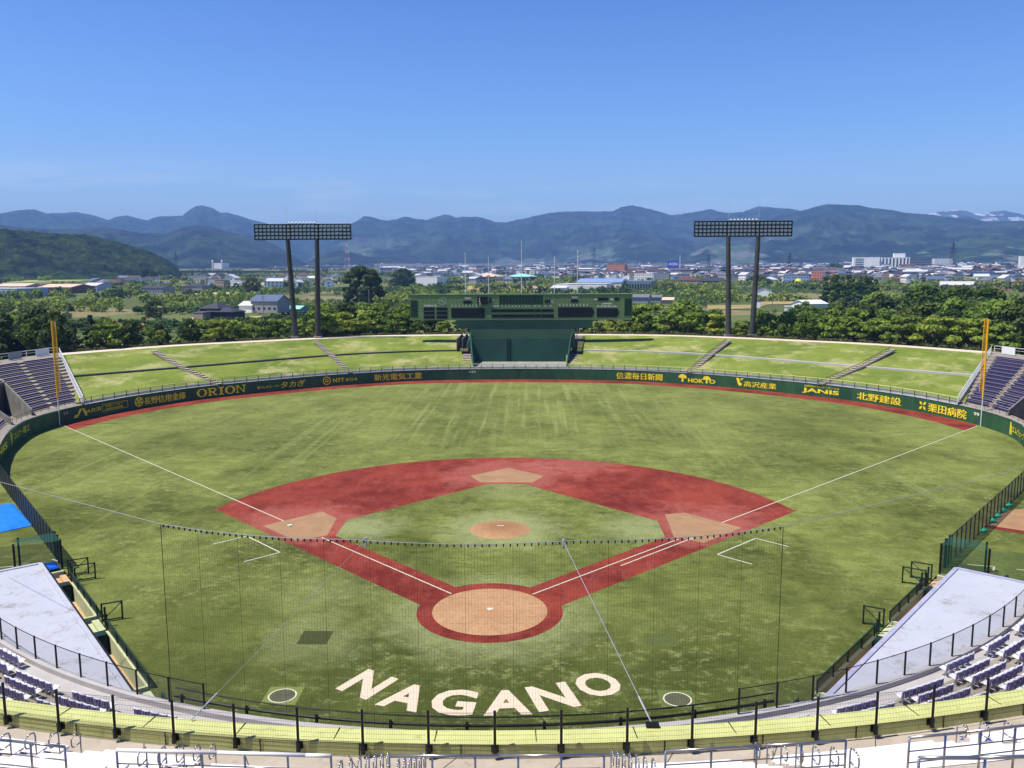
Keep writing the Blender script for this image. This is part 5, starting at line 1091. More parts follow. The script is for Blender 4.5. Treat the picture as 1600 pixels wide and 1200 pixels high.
for i, (px, yt) in enumerate([(1418, 454), (1424, 450), (1430, 447), (1437, 444), (1443, 443), (1450, 444), (1457, 445), (1464, 448), (1470, 452), (1480, 449), (1487, 445), (1493, 444), (1500, 444), (1507, 446), (1514, 449), (1521, 451), (1528, 449), (1535, 446), (1542, 446), (1549, 448), (1556, 451), (1563, 456)]): tree_px('poplar', px+random.uniform(-2, 2), 502, yt, 'broad poplar of the %s clump at the right' % ('left' if i < 9 else 'right'), 'poplar clumps at the right', dist=330, wide=1.12)
def big_tree(name, px0, px1, yb, yt, dist, seed, label, n=26000):
    d = ray((px0+px1)/2, yb); P = CAM+d*(dist/math.hypot(d.x, d.y)); P.z = terr(P.x, P.y); w = (px1-px0)/FPX*dist/2; zt = at_y((px0+px1)/2, yt, P.y).z-P.z
    t_ = thing(name, label, 'tree', P); cl = blobs(seed, 90, zt*.16, zt*.9, w*.84, 'round', w*.11, w*.2); m = MB(); m.tube((0, 0, -1), (0, 0, zt*.5), w*.06, 9, w*.03); 
    for c in cl[:12]: m.tube((0, 0, zt*.25), c[:3], w*.02, 5, w*.006, False)
    m.build('trunk', BARK, t_); me = quadmesh('crown', leaves(cl, n, w*.024, seed)); me.materials.append(LM['dark']); rawlink(bpy.data.objects.new('crown', me), t_)
big_tree('evergreen_tree', 528, 604, 474, 410, 480, 3, 'huge dark evergreen tree standing behind the left light tower')
big_tree('evergreen_tree', 606, 654, 448, 418, 900, 5, 'large dark tree right of the huge evergreen', 14000)
big_tree('evergreen_tree', 379, 411, 458, 431, 780, 7, 'round dark tree left of the left light tower', 12000)
big_tree('evergreen_tree', 186, 246, 433, 420, 1500, 9, 'broad green tree clump at the foot of the dark forested hill', 12000)
big_tree('evergreen_tree', 224, 262, 482, 464, 430, 12, 'low dark bushy tree in the orchards at the left', 9000)
big_tree('evergreen_tree', 1272, 1290, 480, 460, 430, 14, 'dark bushy tree left of the poplar row', 8000)
big_tree('evergreen_tree', 1165, 1200, 444, 430, 1000, 15, 'dark low tree clump behind the right light tower', 8000)
big_tree('evergreen_tree', 1290, 1320, 422, 411, 1900, 16, 'dark tree clump left of the hospital', 6000)
# orchards: three hundred trees one by one, the farther ones as one mass
sp_ = []
for (x0, x1, y0, y1, sx_, sy_) in ((-230, -60, 270, 330, 7, 8), (-300, -70, 350, 460, 7.5, 9), (-300, -60, 480, 800, 9, 12), (40, 240, 440, 760, 9, 12), (-60, 60, 480, 620, 10, 12)):
    y = y0
    while y < y1:
        x = x0
        while x < x1:
            X, Y = x+random.uniform(-1.5, 1.5), y+random.uniform(-1.5, 1.5)
            if vnoise(np.array([X*.012]), np.array([Y*.012]), 5)[0] > .42: sp_.append((X, Y))
            x += sx_
        y += sy_
sp_ = [q for q in sp_ if -20 < toP((q[0], q[1], 0))[0] < 1620 and not (-218 < q[0] < -120 and 330 < q[1] < 400)]
sp_.sort(key=lambda q: math.hypot(q[0]-CX, q[1]-CY))
for x, y in sp_[:300]:
    px = toP((x, y, 0))[0]; put_tree('orchard', x, y, terr(x, y)-.4, random.uniform(.85, 1.3), 'low fruit tree in the %s orchards, %s' % ('nearer' if math.hypot(x, y) < 330 else 'middle' if math.hypot(x, y) < 390 else 'farther', 'far left' if px < 130 else 'at the left' if px < 250 else 'left of the tower' if px < 460 else 'right of the left tower' if px < 640 else 'right of the scoreboard' if px < 1130 else 'beyond the right tower'), 'orchard trees')
cl = [(x, y, terr(x, y)+1.7, random.uniform(1.8, 2.8), 1.5) for x, y in sp_[300:]]
def stuffleaf(name, cl, n, size, mat, label, seed=1):
    me = quadmesh(name, leaves(cl, n, size, seed)); me.materials.append(LM[mat]); o = bpy.data.objects.new(name, me); COL.objects.link(o); o['kind'] = 'stuff'; o['label'] = label
if cl: stuffleaf('far_orchards', cl, len(cl)*60, .42, 'orchard', 'farther orchard trees reading as one green mass')
for nm, mt, (a, b), lab, sd in (('far_woods', 'dark', (650, 3200), 'far dark hedges and tree clumps across the plain', 3), ('far_scrub', 'green', (520, 2400), 'far green bushes across the plain', 4)):
    cl = []; q = random.Random(sd)
    for i in range(230):
        r = math.exp(q.uniform(math.log(a), math.log(b))); az = q.uniform(-.60, .60); x = CX+r*math.sin(az); y = CY+r*math.cos(az); ln_w = q.uniform(8, 60)*(r/1500)**.5; an = q.uniform(-.3, .3)
        for j in range(int(ln_w/4)+1): dx = (j*4.5-ln_w/2); X = x+dx*math.cos(an)+q.uniform(-3, 3); Y = y+dx*math.sin(an)+q.uniform(-4, 4); rr_ = q.uniform(2.2, 4.8); cl.append((X, Y, terr(X, Y)+rr_*.7, rr_, rr_*.9))
    stuffleaf(nm, cl, 70000, .95, mt, lab, sd)
SH = leafmat('leaf_shrub', (.04, .075, .02), (.12, .14, .05)); LM['shrub'] = SH
cl = []
for i in range(620):
    d = random.uniform(2, TOPC.L-2); o_ = random.uniform(4.8, 8.5); q = TOPC.at(d, o_)[0]; cl.append((q.x, q.y, bermz(o_)+.3, random.uniform(.5, 1.0), .5))
stuffleaf('shrub_border', cl, 26000, .12, 'shrub', 'low shrubs and ground cover along the outer edge of the bank path', 8)
cl = []
for i in range(1500):
    px = random.uniform(0, 1600); d = random.uniform(235, 480); dd = ray(px, 500); P = CAM+dd*(d/math.hypot(dd.x, dd.y)); 
    if px < 100 or 485 < px < 640 or 985 < px < 1120 or px > 1190: cl.append((P.x, P.y, .6 if d > 262 else 3.5, random.uniform(1.2, 2.4), 1.4))
stuffleaf('undergrowth', cl, 52000, .3, 'green', 'dense undergrowth filling the gaps under the trees', 9)
# ================================================================ houses and the town
def cm(n, rgb, r=.8): return plain(n, rgb, r, var=.08, scale=.6)
WALLS = {'white': cm('wall_white', (236, 234, 230)), 'cream': cm('wall_cream', (232, 220, 198)), 'grey': cm('wall_grey', (150, 150, 152)), 'pink': cm('wall_pink', (200, 166, 150)), 'brown': cm('wall_brown', (112, 84, 68)), 'blue': cm('wall_blue', (150, 170, 196)), 'tan': cm('wall_tan', (176, 152, 124))}
ROOFS = {'dark grey': cm('roof_dark', (58, 60, 68), .6), 'grey': cm('roof_grey', (112, 114, 122), .6), 'blue grey': cm('roof_bluegrey', (84, 98, 124), .6), 'brown': cm('roof_brown', (104, 66, 54), .7), 'pale': cm('roof_pale', (200, 198, 196), .6), 'black': cm('roof_black', (34, 34, 38), .5)}
WIN = plain('window_glass', (36, 44, 56), .2, spec=.6, var=.1)
def house_parts(t_, w, d, h, rh, shape, wall, roof, win=True, ov=.5, z0=0, x0=0, y0=0, pref='', pat=False):
    m = MB().box(x0-w/2, y0-d/2, z0-.6, x0+w/2, y0+d/2, z0+h); r = MB(); W2, D2 = w/2+ov, d/2+ov; zt = z0+h
    if shape == 'gable':
        m.poly([(x0-w/2, y0-d/2, zt), (x0-w/2, y0+d/2, zt), (x0-w/2, y0, zt+rh)][::-1]); m.poly([(x0+w/2, y0-d/2, zt), (x0+w/2, y0+d/2, zt), (x0+w/2, y0, zt+rh)])
        for s in (-1, 1): r.hexa([(x0-W2, y0+s*D2, zt-.25), (x0+W2, y0+s*D2, zt-.25), (x0+W2, y0, zt+rh-.02), (x0-W2, y0, zt+rh-.02), (x0-W2, y0+s*D2, zt-.05), (x0+W2, y0+s*D2, zt-.05), (x0+W2, y0, zt+rh+.18), (x0-W2, y0, zt+rh+.18)])
    elif shape == 'hip':
        k = max(0, W2-D2); A = [(x0-W2, y0-D2, zt), (x0+W2, y0-D2, zt), (x0+W2, y0+D2, zt), (x0-W2, y0+D2, zt)]; a, b = (x0-k-.01, y0, zt+rh), (x0+k+.01, y0, zt+rh)
        r.poly([A[0], A[1], b, a]); r.poly([A[2], A[3], a, b]); r.poly([A[1], A[2], b]); r.poly([A[3], A[0], a]); r.box(x0-W2, y0-D2, zt-.22, x0+W2, y0+D2, zt-.01)
    else: r.box(x0-w/2-.15, y0-d/2-.15, zt+.01, x0+w/2+.15, y0+d/2+.15, zt+max(.25, rh))
    if pat:                            # far houses: openings are a pattern of the wall mesh
        m.cur = 1
        for f in range(max(1, int(h/2.7))):
            for i in range(max(1, int(w/3))):
                x = x0-w/2+(i+.5)*w/max(1, int(w/3)); z = z0+.9+f*2.7
                for sg in (-1, 1): m.box(x-.7, y0+sg*(d/2+.01)-.03, z, x+.7, y0+sg*(d/2+.01)+.03, z+1.2)
            for sg in (-1, 1): m.box(x0+sg*(w/2+.01)-.03, y0-.8, z0+.9+f*2.7, x0+sg*(w/2+.01)+.03, y0+.8, z0+2.1+f*2.7)
    wo_ = m.build(pref+'wall', [wall, WIN], t_); r.build(pref+'roof', roof, t_)
    if win:
        q = None; fl_ = max(1, int(h/2.7)); nx_ = max(1, int(w/2.8))
        for f in range(fl_):
            z = z0+.9+f*h/fl_
            for i in range(nx_): x = x0-w/2+(i+.5)*w/nx_; MB().box(x-.65, y0-d/2-.05, z, x+.65, y0-d/2+.02, z+1.15).build('window', WIN, wo_)

def region(px):
    for a, s in ((300, 'far left'), (460, 'left of left tower'), (640, 'right of left tower'), (860, 'above scoreboard'), (1000, 'behind white factory'), (1090, 'around blue sign'), (1200, 'behind right tower'), (1330, 'left of the hospital'), (1460, 'below the hospital'), (9999, 'at the far right')):
        if px < a: return s
HP = []
for i, (shape, wl_, rf_) in enumerate((('gable', 'white', 'dark grey'), ('gable', 'cream', 'brown'), ('gable', 'grey', 'blue grey'), ('gable', 'white', 'pale'), ('hip', 'white', 'dark grey'), ('hip', 'tan', 'brown'), ('hip', 'cream', 'grey'), ('hip', 'grey', 'black'), ('flat', 'white', 'pale'), ('flat', 'grey', 'grey'), ('gable', 'pink', 'dark grey'), ('gable', 'blue', 'blue grey'), ('flat', 'cream', 'pale'), ('hip', 'white', 'blue grey'))):
    t_ = thing('house', 'x', 'house', (0, 0, -500)); flat = shape == 'flat'
    house_parts(t_, (10, 12, 9.5, 14)[i % 4]*(1.4 if flat else 1), (8, 9, 7.5)[i % 3], (5.6, 6.2, 3.4)[i % 3]*(1.2 if flat else 1), 2.4 if not flat else .3, shape, WALLS[wl_], ROOFS[rf_], False, pat=True)
    HP.append([t_, False, '%s house, %s %s roof' % (wl_, rf_, {'gable': 'ridged', 'hip': 'hipped', 'flat': 'flat'}[shape])])
spots = []
def scatter(n, x0, x1, y0, y1, power=1.):
    c = 0
    while c < n:
        px = random.uniform(x0, x1); py = y0+(y1-y0)*random.random()**power; P = on_terr(px, py)
        if all((P-q[0]).length > 12 for q in spots): spots.append((P, px, py)); c += 1
scatter(16, 150, 300, 438, 450); scatter(14, 300, 372, 437, 446); scatter(22, 415, 530, 436, 450); scatter(6, 0, 130, 424, 430)
scatter(20, 655, 800, 433, 446); scatter(34, 650, 860, 424, 436); scatter(44, 860, 1050, 424, 436); scatter(26, 1050, 1180, 424, 438)
scatter(40, 1180, 1330, 424, 446); scatter(34, 1330, 1470, 424, 444); scatter(34, 1460, 1600, 424, 448)
for P, px, py in spots:
    e = random.choice(HP)
    if not e[1]: o = e[0]; e[1] = True
    else: o = copy_tree(e[0])
    o.location = P; o.rotation_euler = (0, 0, random.choice((0, math.pi/2))+random.uniform(-.35, .35)); s = random.uniform(.9, 1.35); o.scale = (s, s, s)
    tag(o, '%s, %s, %s rows' % (e[2], region(px), 'upper' if py < 431 else 'lower'), 'house', 'houses of the town')
fm = MB(); q = random.Random(5); cols = list(WALLS.values())+list(ROOFS.values()); nw = len(WALLS)
for i in range(7000):
    px = q.uniform(585, 1640) if q.random() < .93 else q.uniform(280, 600); py = 412.6+ (q.random()**1.3)*(24 if px > 860 else 15 if px > 600 else 6); P = on_terr(px, py); a = q.choice((0, math.pi/2))+q.uniform(-.4, .4); w, d, h = q.uniform(8, 17), q.uniform(7, 11), q.uniform(3.5, 8)
    if q.random() < .07: w *= 2.2; d *= 1.6; h *= 1.5
    c, s = math.cos(a), math.sin(a); F = lambda x, y, z: (P.x+x*c-y*s, P.y+x*s+y*c, P.z+z)
    fm.mat(q.choice((0, 0, 1, 1, 2, 3, 5, 6))); fm.hexa([F(-w/2, -d/2, -1), F(w/2, -d/2, -1), F(w/2, d/2, -1), F(-w/2, d/2, -1), F(-w/2, -d/2, h), F(w/2, -d/2, h), F(w/2, d/2, h), F(-w/2, d/2, h)])
    fm.mat(nw+q.choice((0, 0, 1, 1, 2, 3, 4, 4, 5))); rh = q.choice((.4, 2.4, 2.6)); fm.poly([F(-w/2-.5, -d/2-.5, h+.02), F(w/2+.5, -d/2-.5, h+.02), F(w/2+.5, 0, h+rh), F(-w/2-.5, 0, h+rh)]); fm.poly([F(w/2+.5, d/2+.5, h+.02), F(-w/2-.5, d/2+.5, h+.02), F(-w/2-.5, 0, h+rh), F(w/2+.5, 0, h+rh)])
o = fm.build('distant_town', cols); o['kind'] = 'stuff'; o['label'] = 'countless small roofs of the distant town'
# larger buildings that can be told apart
def bld(name, px0, px1, yb, yt, wall, roof, shape, label, cat='building', depth=None, rh=None, rz_=-.28, win=True, dist=None):
    pc = (px0+px1)/2
    if dist is None: P = on_terr(pc, yb)
    else: d = ray(pc, yb); P = CAM+d*(dist/math.hypot(d.x, d.y))
    dd = (P-CAM).dot(AF); w = (px1-px0)/FPX*dd; H = (yb-yt)/FPX*dd; depth = depth or min(w, 16); rh = rh if rh is not None else (H*.32 if shape != 'flat' else .4)
    t_ = thing(name, label, cat, P, math.atan2(-(P.x-CX), P.y-CY)*.0+rz_); wl_ = wall if not isinstance(wall, str) else WALLS[wall]; rf_ = roof if not isinstance(roof, str) else ROOFS[roof]
    house_parts(t_, w-1 if shape != 'flat' else w, depth, H-rh, rh, shape, wl_, rf_, win); return t_, w, H, dd
TEAL = cm('roof_teal', (150, 214, 200)); SALM = cm('salmon_wall', (216, 140, 112)); BLUER = cm('roof_pale_blue', (120, 146, 186)); BGP = cm('roof_beige_pink', (212, 184, 164)); DKW = cm('wall_dark_timber', (66, 56, 56)); GGL = plain('green_grey_glazing', (112, 132, 128), .3, spec=.6)
t_, w, H, dd = bld('house', 322, 358, 497, 472, DKW, 'dark grey', 'hip', 'dark two storey house with a pointed hip roof, left behind the bank trees', 'house', 11, rh=2.6, dist=395)
house_parts(t_, w*1.35, 9, 3.2, 1.7, 'hip', DKW, ROOFS['dark grey'], False, x0=w*.55, y0=-2, pref='wing_'); house_parts(t_, w*.5, 6, 2.8, .4, 'flat', WALLS['tan'], ROOFS['grey'], False, x0=-.1*w, y0=-9, pref='garage_')
t_, w, H, dd = bld('house', 398, 448, 486, 461, 'grey', 'blue grey', 'gable', 'large grey house with a ridged slate roof just left of the light tower poles', 'house', 11, rh=2.8, dist=430)
house_parts(t_, 7, 9, 3, 1.8, 'gable', WALLS['white'], ROOFS['pale'], False, x0=-w*.5-2, y0=-2, pref='porch_')
bld('workshop', 450, 478, 490, 478, 'grey', TEAL, 'gable', 'small shed with a pale green roof behind the left tower poles', dist=440, depth=8)
bld('factory', -30, 62, 463, 450, 'blue', 'pale', 'flat', 'long pale blue factory at the left edge', win=False, depth=30)
bld('warehouse', 0, 64, 455, 443, 'pink', BGP, 'gable', 'long low warehouse with a pinkish roof behind the blue factory', win=False, depth=24); bld('warehouse', 72, 138, 457, 444, 'brown', BGP, 'gable', 'brown walled warehouse with a beige roof left of the orchards', win=False, depth=28)
bld('workshop', 136, 166, 454, 442, 'blue', 'pale', 'gable', 'blue workshop with a white gable right of the beige roofed warehouse', depth=18); bld('workshop', 48, 66, 452, 444, 'blue', 'pale', 'flat', 'small blue cube building between the left warehouses', depth=12)
bld('house', 226, 268, 458, 446, 'grey', 'dark grey', 'gable', 'long dark house in the orchards at the left', 'house'); bld('house', 290, 328, 456, 443, 'grey', 'dark grey', 'hip', 'big farmhouse with a wide dark roof above the dark hip roofed house', 'house')
bld('building', 316, 342, 441, 434, 'white', 'pale', 'flat', 'low white box building at the edge of the left hamlet'); bld('building', 340, 356, 449, 438, 'tan', 'brown', 'flat', 'brown block building in the left hamlet')
t_, w, H, dd = bld('castle', 337, 354, 420, 411, 'white', 'pale', 'flat', 'white castle like building with corner towers at the foot of the wooded hill', depth=40, win=False)
for x in (-w/2, w/2): m = MB().tube((x, -20, 0), (x, -20, H*1.25), w*.07, 8); m.tube((x, -20, H*1.25), (x, -20, H*1.6), w*.09, 8, .1); m.build('tower', WALLS['white'], t_)
bld('warehouse', 657, 692, 445, 432, 'white', 'pale', 'flat', 'pale box warehouse above the left end of the scoreboard', win=False, depth=30)
bld('hall', 740, 784, 436, 426, 'tan', BGP, 'hip', 'hall with a wide beige roof above the scoreboard', rh=6, depth=40); bld('hall', 795, 836, 436, 427, 'grey', TEAL, 'hip', 'low hall with a pale turquoise roof above the scoreboard', rh=5, depth=40)
t_, w, H, dd = bld('factory', 876, 955, 456, 443, 'white', 'pale', 'flat', 'long white factory above the right half of the scoreboard', win=False, depth=40)
house_parts(t_, w*.9, 34, H*1.15, 3, 'gable', WALLS['cream'], BLUER, False, x0=w*.22, y0=26, pref='rear_'); house_parts(t_, w*.3, 24, H*.55, 2, 'gable', WALLS['white'], ROOFS['pale'], False, x0=-w*.42, y0=-14, pref='front_')
for i in range(9): MB().box(-w*.1+i*w*.06, -20.2, H*.3, -w*.1+i*w*.06+w*.04, -20.05, H*.75).build('door', WALLS['cream'], t_)
t_, w, H, dd = bld('factory', 953, 1020, 454, 439, GGL, BLUER, 'flat', 'grey green glazed factory wing right of the white factory', win=False, depth=30)
for i in range(16): MB().box(-w/2+(i+.2)*w/16, -15.2, 1, -w/2+(i+.75)*w/16, -15.05, H*.7).build('window', WIN, t_)
bld('hotel', 951, 978, 431, 412.5, SALM, 'brown', 'flat', 'salmon coloured hotel block standing above the town roofs', depth=30); bld('building', 992, 1022, 440, 427, 'white', 'pale', 'flat', 'white modern building left of the blue sign'); bld('building', 1020, 1046, 438, 426, 'grey', 'blue grey', 'flat', 'grey office block just left of the blue sign')
t_, w, H, dd = bld('apartment_block', 1056, 1094, 447, 431.5, 'pink', 'brown', 'hip', 'long pink two storey block with a brown roof', rh=4, depth=20); bld('building', 1092, 1131, 445, 434, 'brown', 'dark grey', 'gable', 'dark brown building beside the pink block', rh=3.5)
bld('house', 1182, 1204, 462, 449, 'white', 'dark grey', 'gable', 'white house with a dark ridged roof right of the right tower poles', 'house', rz_=math.pi/2-.2); bld('building', 1224, 1262, 446, 430, 'blue', 'grey', 'flat', 'pale blue grey office building left of the poplars'); bld('shop', 1268, 1283, 441, 424, SALM, 'pale', 'flat', 'red and white shop block near the yellow ball')
HW = cm('hospital_white', (252, 246, 234)); t_, w, H, dd = bld('hospital', 1333, 1371, 421, 402, HW, 'pale', 'flat', 'large white hospital with vertical ribs on the horizon at the right', depth=40, win=False)
house_parts(t_, w*1.35, 40, H*.95, .4, 'flat', HW, ROOFS['pale'], False, x0=w*.95, y0=6, pref='middle_'); house_parts(t_, w*.9, 40, H*.85, .4, 'flat', WALLS['grey'], ROOFS['grey'], False, x0=w*2, y0=8, pref='grey_'); house_parts(t_, w*.42, 20, H*.32, .4, 'flat', WALLS['white'], ROOFS['pale'], False, z0=H*.97, x0=w*1.25, y0=4, pref='penthouse_')
for i in range(10): x = w*.35+i*w*.13; MB().box(x, -14.4, 2, x+w*.055, -14.05, H*.9).build('window', WIN, t_)
for k in range(6):
    MB().box(-w*.42, -20.3, 3+k*H/7, -w*.1, -20.05, 5+k*H/7).build('window', WIN, t_); MB().box(w*1.62, -12.3, 3+k*H*.8/6, w*2.4, -12.05, 5+k*H*.8/6).build('window', WIN, t_)
bld('building', 1459, 1484, 420, 404, 'white', 'pale', 'flat', 'white tall building beside the big pylon', depth=30); bld('building', 1404, 1455, 427, 417, 'white', 'dark grey', 'flat', 'low long white building between the hospital and the tall pylon'); bld('tower_block', 1593, 1612, 424, 400, 'white', 'pale', 'flat', 'white tower block cut by the right edge', win=False)
bld('building', 1502, 1542, 438, 428, 'cream', cm('roof_orange', (222, 150, 84)), 'hip', 'building with a bright orange roof at the right', rh=5); bld('building', 1543, 1588, 443, 434, 'blue', 'pale', 'flat', 'wide pale building right of the orange roof'); bld('building', 1580, 1612, 448, 438, 'brown', 'brown', 'hip', 'low building with a brown roof at the right edge')
bld('building', 1440, 1500, 440, 430, 'grey', 'dark grey', 'flat', 'wide dark grey building below the tall pylon'); bld('warehouse', 1470, 1520, 448, 440, 'white', 'pale', 'gable', 'white roofed hall in front of the dark grey building', rh=3, win=False); bld('warehouse', 1180, 1215, 439, 433, 'cream', 'pale', 'hip', 'low hall with a cream roof behind the white house', rh=3, win=False)
bld('shed', 988, 1016, 472, 460, 'grey', 'grey', 'gable', 'grey roofed barn just right of the scoreboard', dist=450, win=False); bld('shed', 1010, 1036, 470, 461, 'grey', 'grey', 'gable', 'second grey roofed barn right of the scoreboard', dist=470, win=False); bld('shed', 1035, 1054, 474, 465, 'tan', BGP, 'gable', 'small beige shed right of the grey barns', dist=430, win=False); bld('hut', 1178, 1188, 479, 469, 'white', 'dark grey', 'flat', 'small white hut between the fields behind the right tower', dist=420, win=False)
bld('shed', 1244, 1284, 484, 469, 'white', WHP, 'gable', 'white tent like shed left of the wood', dist=400, win=False, rz_=.3); bld('greenhouse', 1226, 1238, 484, 478, 'white', WHP, 'flat', 'small white box left of the tent like shed', dist=390, win=False)
# blue sign tower with its white letters
SGB = plain('sign_blue', (22, 70, 190), .5); t_, w, H, dd = bld('sign_tower', 1043.5, 1060, 428, 408, SGB, SGB, 'flat', 'tall blue sign with white letters standing over the town', 'sign', depth=8, win=False)
V, F = fontmesh('AOKI', 1, .03); xa = min(v[0] for v in V); xb = max(v[0] for v in V); m = MB(); m.v = [(-w*.40+(v[0]-xa)/(xb-xa)*w*.8, -4.1, H*.68+v[1]*H*.28) for v in V]; m.f = F; m.m = [0]*len(F); m.build('lettering', WN, t_); MB().box(0, -4.15, H*.58, w*.28, -4.05, H*.63).build('stripe', plain('sign_red', (200, 60, 80), .5), t_)
P = on_terr(1247, 447); t_ = thing('ball_sign', 'bright yellow ball on a mast above the roofs', 'sign', P); m = MB(); zc_ = at_y(1247, 441, P.y).z-P.z
for i in range(8):
    for j in range(12):
        a0, a1 = math.pi*i/8, math.pi*(i+1)/8; b0, b1 = 2*math.pi*j/12, 2*math.pi*(j+1)/12; g_ = lambda a, b: (4*math.sin(a)*math.cos(b), 4*math.sin(a)*math.sin(b), zc_+4*math.cos(a)); m.poly([g_(a0, b0), g_(a1, b0), g_(a1, b1), g_(a0, b1)])
m.build('ball', plain('ball_yellow', (214, 220, 40), .5), t_, smooth=True); MB().tube((0, 0, 0), (0, 0, zc_-3.9), .4, 6).build('mast', GALV, t_)
# pylons, masts, poles
def pylon(px, yb, yt, label, mats=None, arms=3, dist=None, wide=.16, name='pylon'):
    P = on_terr(px, yb) if dist is None else CAM+ray(px, yb)*(dist/math.hypot(ray(px, yb).x, ray(px, yb).y)); H = at_y(px, yt, P.y).z-P.z; t_ = thing(name, label, 'pylon' if name == 'pylon' else 'mast', P); m = MB(); b = H*wide/2; r = max(.09, (P-CAM).length*.00016); c = lambda f: b*(1-f)**1.1+.4
    for k in range(9):
        f0, f1 = k/9, (k+1)/9; m.cur = k % 2 if mats else 0
        for sx_, sy_ in ((-1, -1), (1, -1), (1, 1), (-1, 1)):
            p0 = (sx_*c(f0), sy_*c(f0), H*f0); p1 = (sx_*c(f1), sy_*c(f1), H*f1); m.tube(p0, p1, r, 4); s2 = (-sy_, sx_); m.tube(p0, (s2[0]*c(f1), s2[1]*c(f1), H*f1), r*.6, 3)
    m.build('lattice', mats or [DM], t_)
    q = MB()
    for k in range(arms): z = H*(.68+.12*k); L_ = H*(.15-.02*k); q.tube((-L_, 0, z), (L_, 0, z), r*1.2, 4); q.tube((-L_, 0, z), (0, 0, z+H*.05), r*.7, 3); q.tube((L_, 0, z), (0, 0, z+H*.05), r*.7, 3)
    if arms: q.build('cross_arms', DM, t_)
pylon(543, 424, 375, 'red and white lattice mast behind the big dark tree', [plain('mast_red', (196, 60, 50), .6), WHP], 0, wide=.18, name='mast')
pylon(1487, 428, 379, 'tall dark lattice pylon at the right', dist=1500, wide=.2); pylon(1233, 428, 395, 'dark lattice pylon left of the hospital', dist=1700); pylon(928, 424, 386, 'thin pylon above the right part of the scoreboard', arms=2); pylon(1107, 426, 397, 'pylon left of the right light tower', dist=1900); pylon(276, 425, 392, 'faint pylon beside the dark forested hill', arms=2)
pylon(903, 424, 393, 'slim white mast behind the long white factory', [WHP, plain('mast_pale_red', (200, 120, 110), .6)], 0, wide=.08, name='mast'); pylon(1062, 424, 398, 'white mast right of the blue sign', [WHP, WHP], 0, wide=.06, name='mast')
def upole(px, yb, yt, label, dist=None):
    P = on_terr(px, yb) if dist is None else CAM+ray(px, yb)*(dist/math.hypot(ray(px, yb).x, ray(px, yb).y)); P.z = terr(P.x, P.y); H = at_y(px, yt, P.y).z-P.z; t_ = thing('utility_pole', label, 'pole', P); po = MB().tube((0, 0, -.5), (0, 0, H), .17, 6, .12).build('pole', CONC, t_); MB().box(-.9, -.05, H-1, .9, .05, H-.88).build('cross_arm', DM, po); MB().box(-.6, -.05, H-1.7, .6, .05, H-1.6).build('cross_arm', DM, po)
for px, yb, yt, d, lab in ((107, 500, 467, 380, 'concrete utility pole in the orchards at the left'), (255, 500, 462, 370, 'utility pole left of the dark hip roofed house'), (412, 498, 460, 360, 'utility pole in front of the large grey house'), (361, 460, 446, None, 'thin utility pole beside the round dark tree'), (443, 470, 449, 560, 'utility pole behind the left tower poles'), (577.5, 500, 452, 300, 'slender lamp mast in front of the huge dark tree'), (1168, 462, 444, None, 'utility pole between the right tower poles'), (1206, 494, 462, 350, 'utility pole right of the right tower'), (1093, 445, 405, 1100, 'tall dark pole above the pink block'), (816, 458, 440, None, 'utility pole above the middle of the scoreboard'), (1398, 474, 438, 480, 'utility pole in front of the hospital'), (1576, 452, 430, None, 'utility pole at the far right')): upole(px, yb, yt, lab, d)
# viaducts
def viaduct(px0, px1, y, yb, label, mat, dist0, dist1, n=18):
    f = lambda px, d: CAM+ray(px, y)*(d/math.hypot(ray(px, y).x, ray(px, y).y)); A, B = f(px0, dist0), f(px1, dist1); t_ = thing('viaduct', label, 'viaduct', A); th_ = dist0*.0011; m = MB(); d = (B-A); nn = Vector((-d.y, d.x, 0)).normalized()*6
    m.hexa([A-nn-Vector((0, 0, th_)), B-nn-Vector((0, 0, th_)), B+nn-Vector((0, 0, th_)), A+nn-Vector((0, 0, th_)), A-nn+Vector((0, 0, th_)), B-nn+Vector((0, 0, th_)), B+nn+Vector((0, 0, th_)), A+nn+Vector((0, 0, th_))]); m.build('deck', mat, t_, world=True)
    for i in range(n): P = A+d*(i/(n-1)); MB().box(P.x-1.2, P.y-1.2, terr(P.x, P.y)-1, P.x+1.2, P.y+1.2, P.z-th_-.01).build('pier', mat, t_, world=True)
viaduct(200, 512, 424.6, 430, 'dark low viaduct crossing the plain at the left', CONCD, 1750, 1850); viaduct(585, 1200, 413.6, 420, 'long pale viaduct on the horizon behind the town', CONCL, 3400, 3300, 30); viaduct(430, 650, 417, 422, 'pale viaduct behind the big dark tree', CONCL, 3300, 3500, 12)
# cars by the factory, brown and tan fields near by
carp = None; CW = {}
def make_car(col):
    t_ = thing('parked_car', 'x', 'car', (0, 0, 0)); m = MB(); m.hexa([(-2.1, -.85, .3), (2.1, -.85, .3), (2.1, .85, .3), (-2.1, .85, .3), (-2.1, -.85, .85), (2.1, -.8, .8), (2.1, .8, .8), (-2.1, .85, .85)]); m.hexa([(-1.6, -.8, .86), (1.1, -.8, .86), (1.1, .8, .86), (-1.6, .8, .86), (-1.2, -.65, 1.45), (.6, -.65, 1.45), (.6, .65, 1.45), (-1.2, .65, 1.45)]); m.build('body', col, t_)
    w = MB()
    for x in (-1.3, 1.3):
        for y in (-.86, .7): w.tube((x, y, .32), (x, y+.16, .32), .32, 8)
    w.build('wheels', BLKM, t_); MB().box(-1.3, -.76, .95, .7, -.74, 1.35).build('window', WIN, t_); return t_
cars = {'white': make_car(WHP), 'silver': make_car(GALV), 'dark': make_car(DM)}; cu = set()
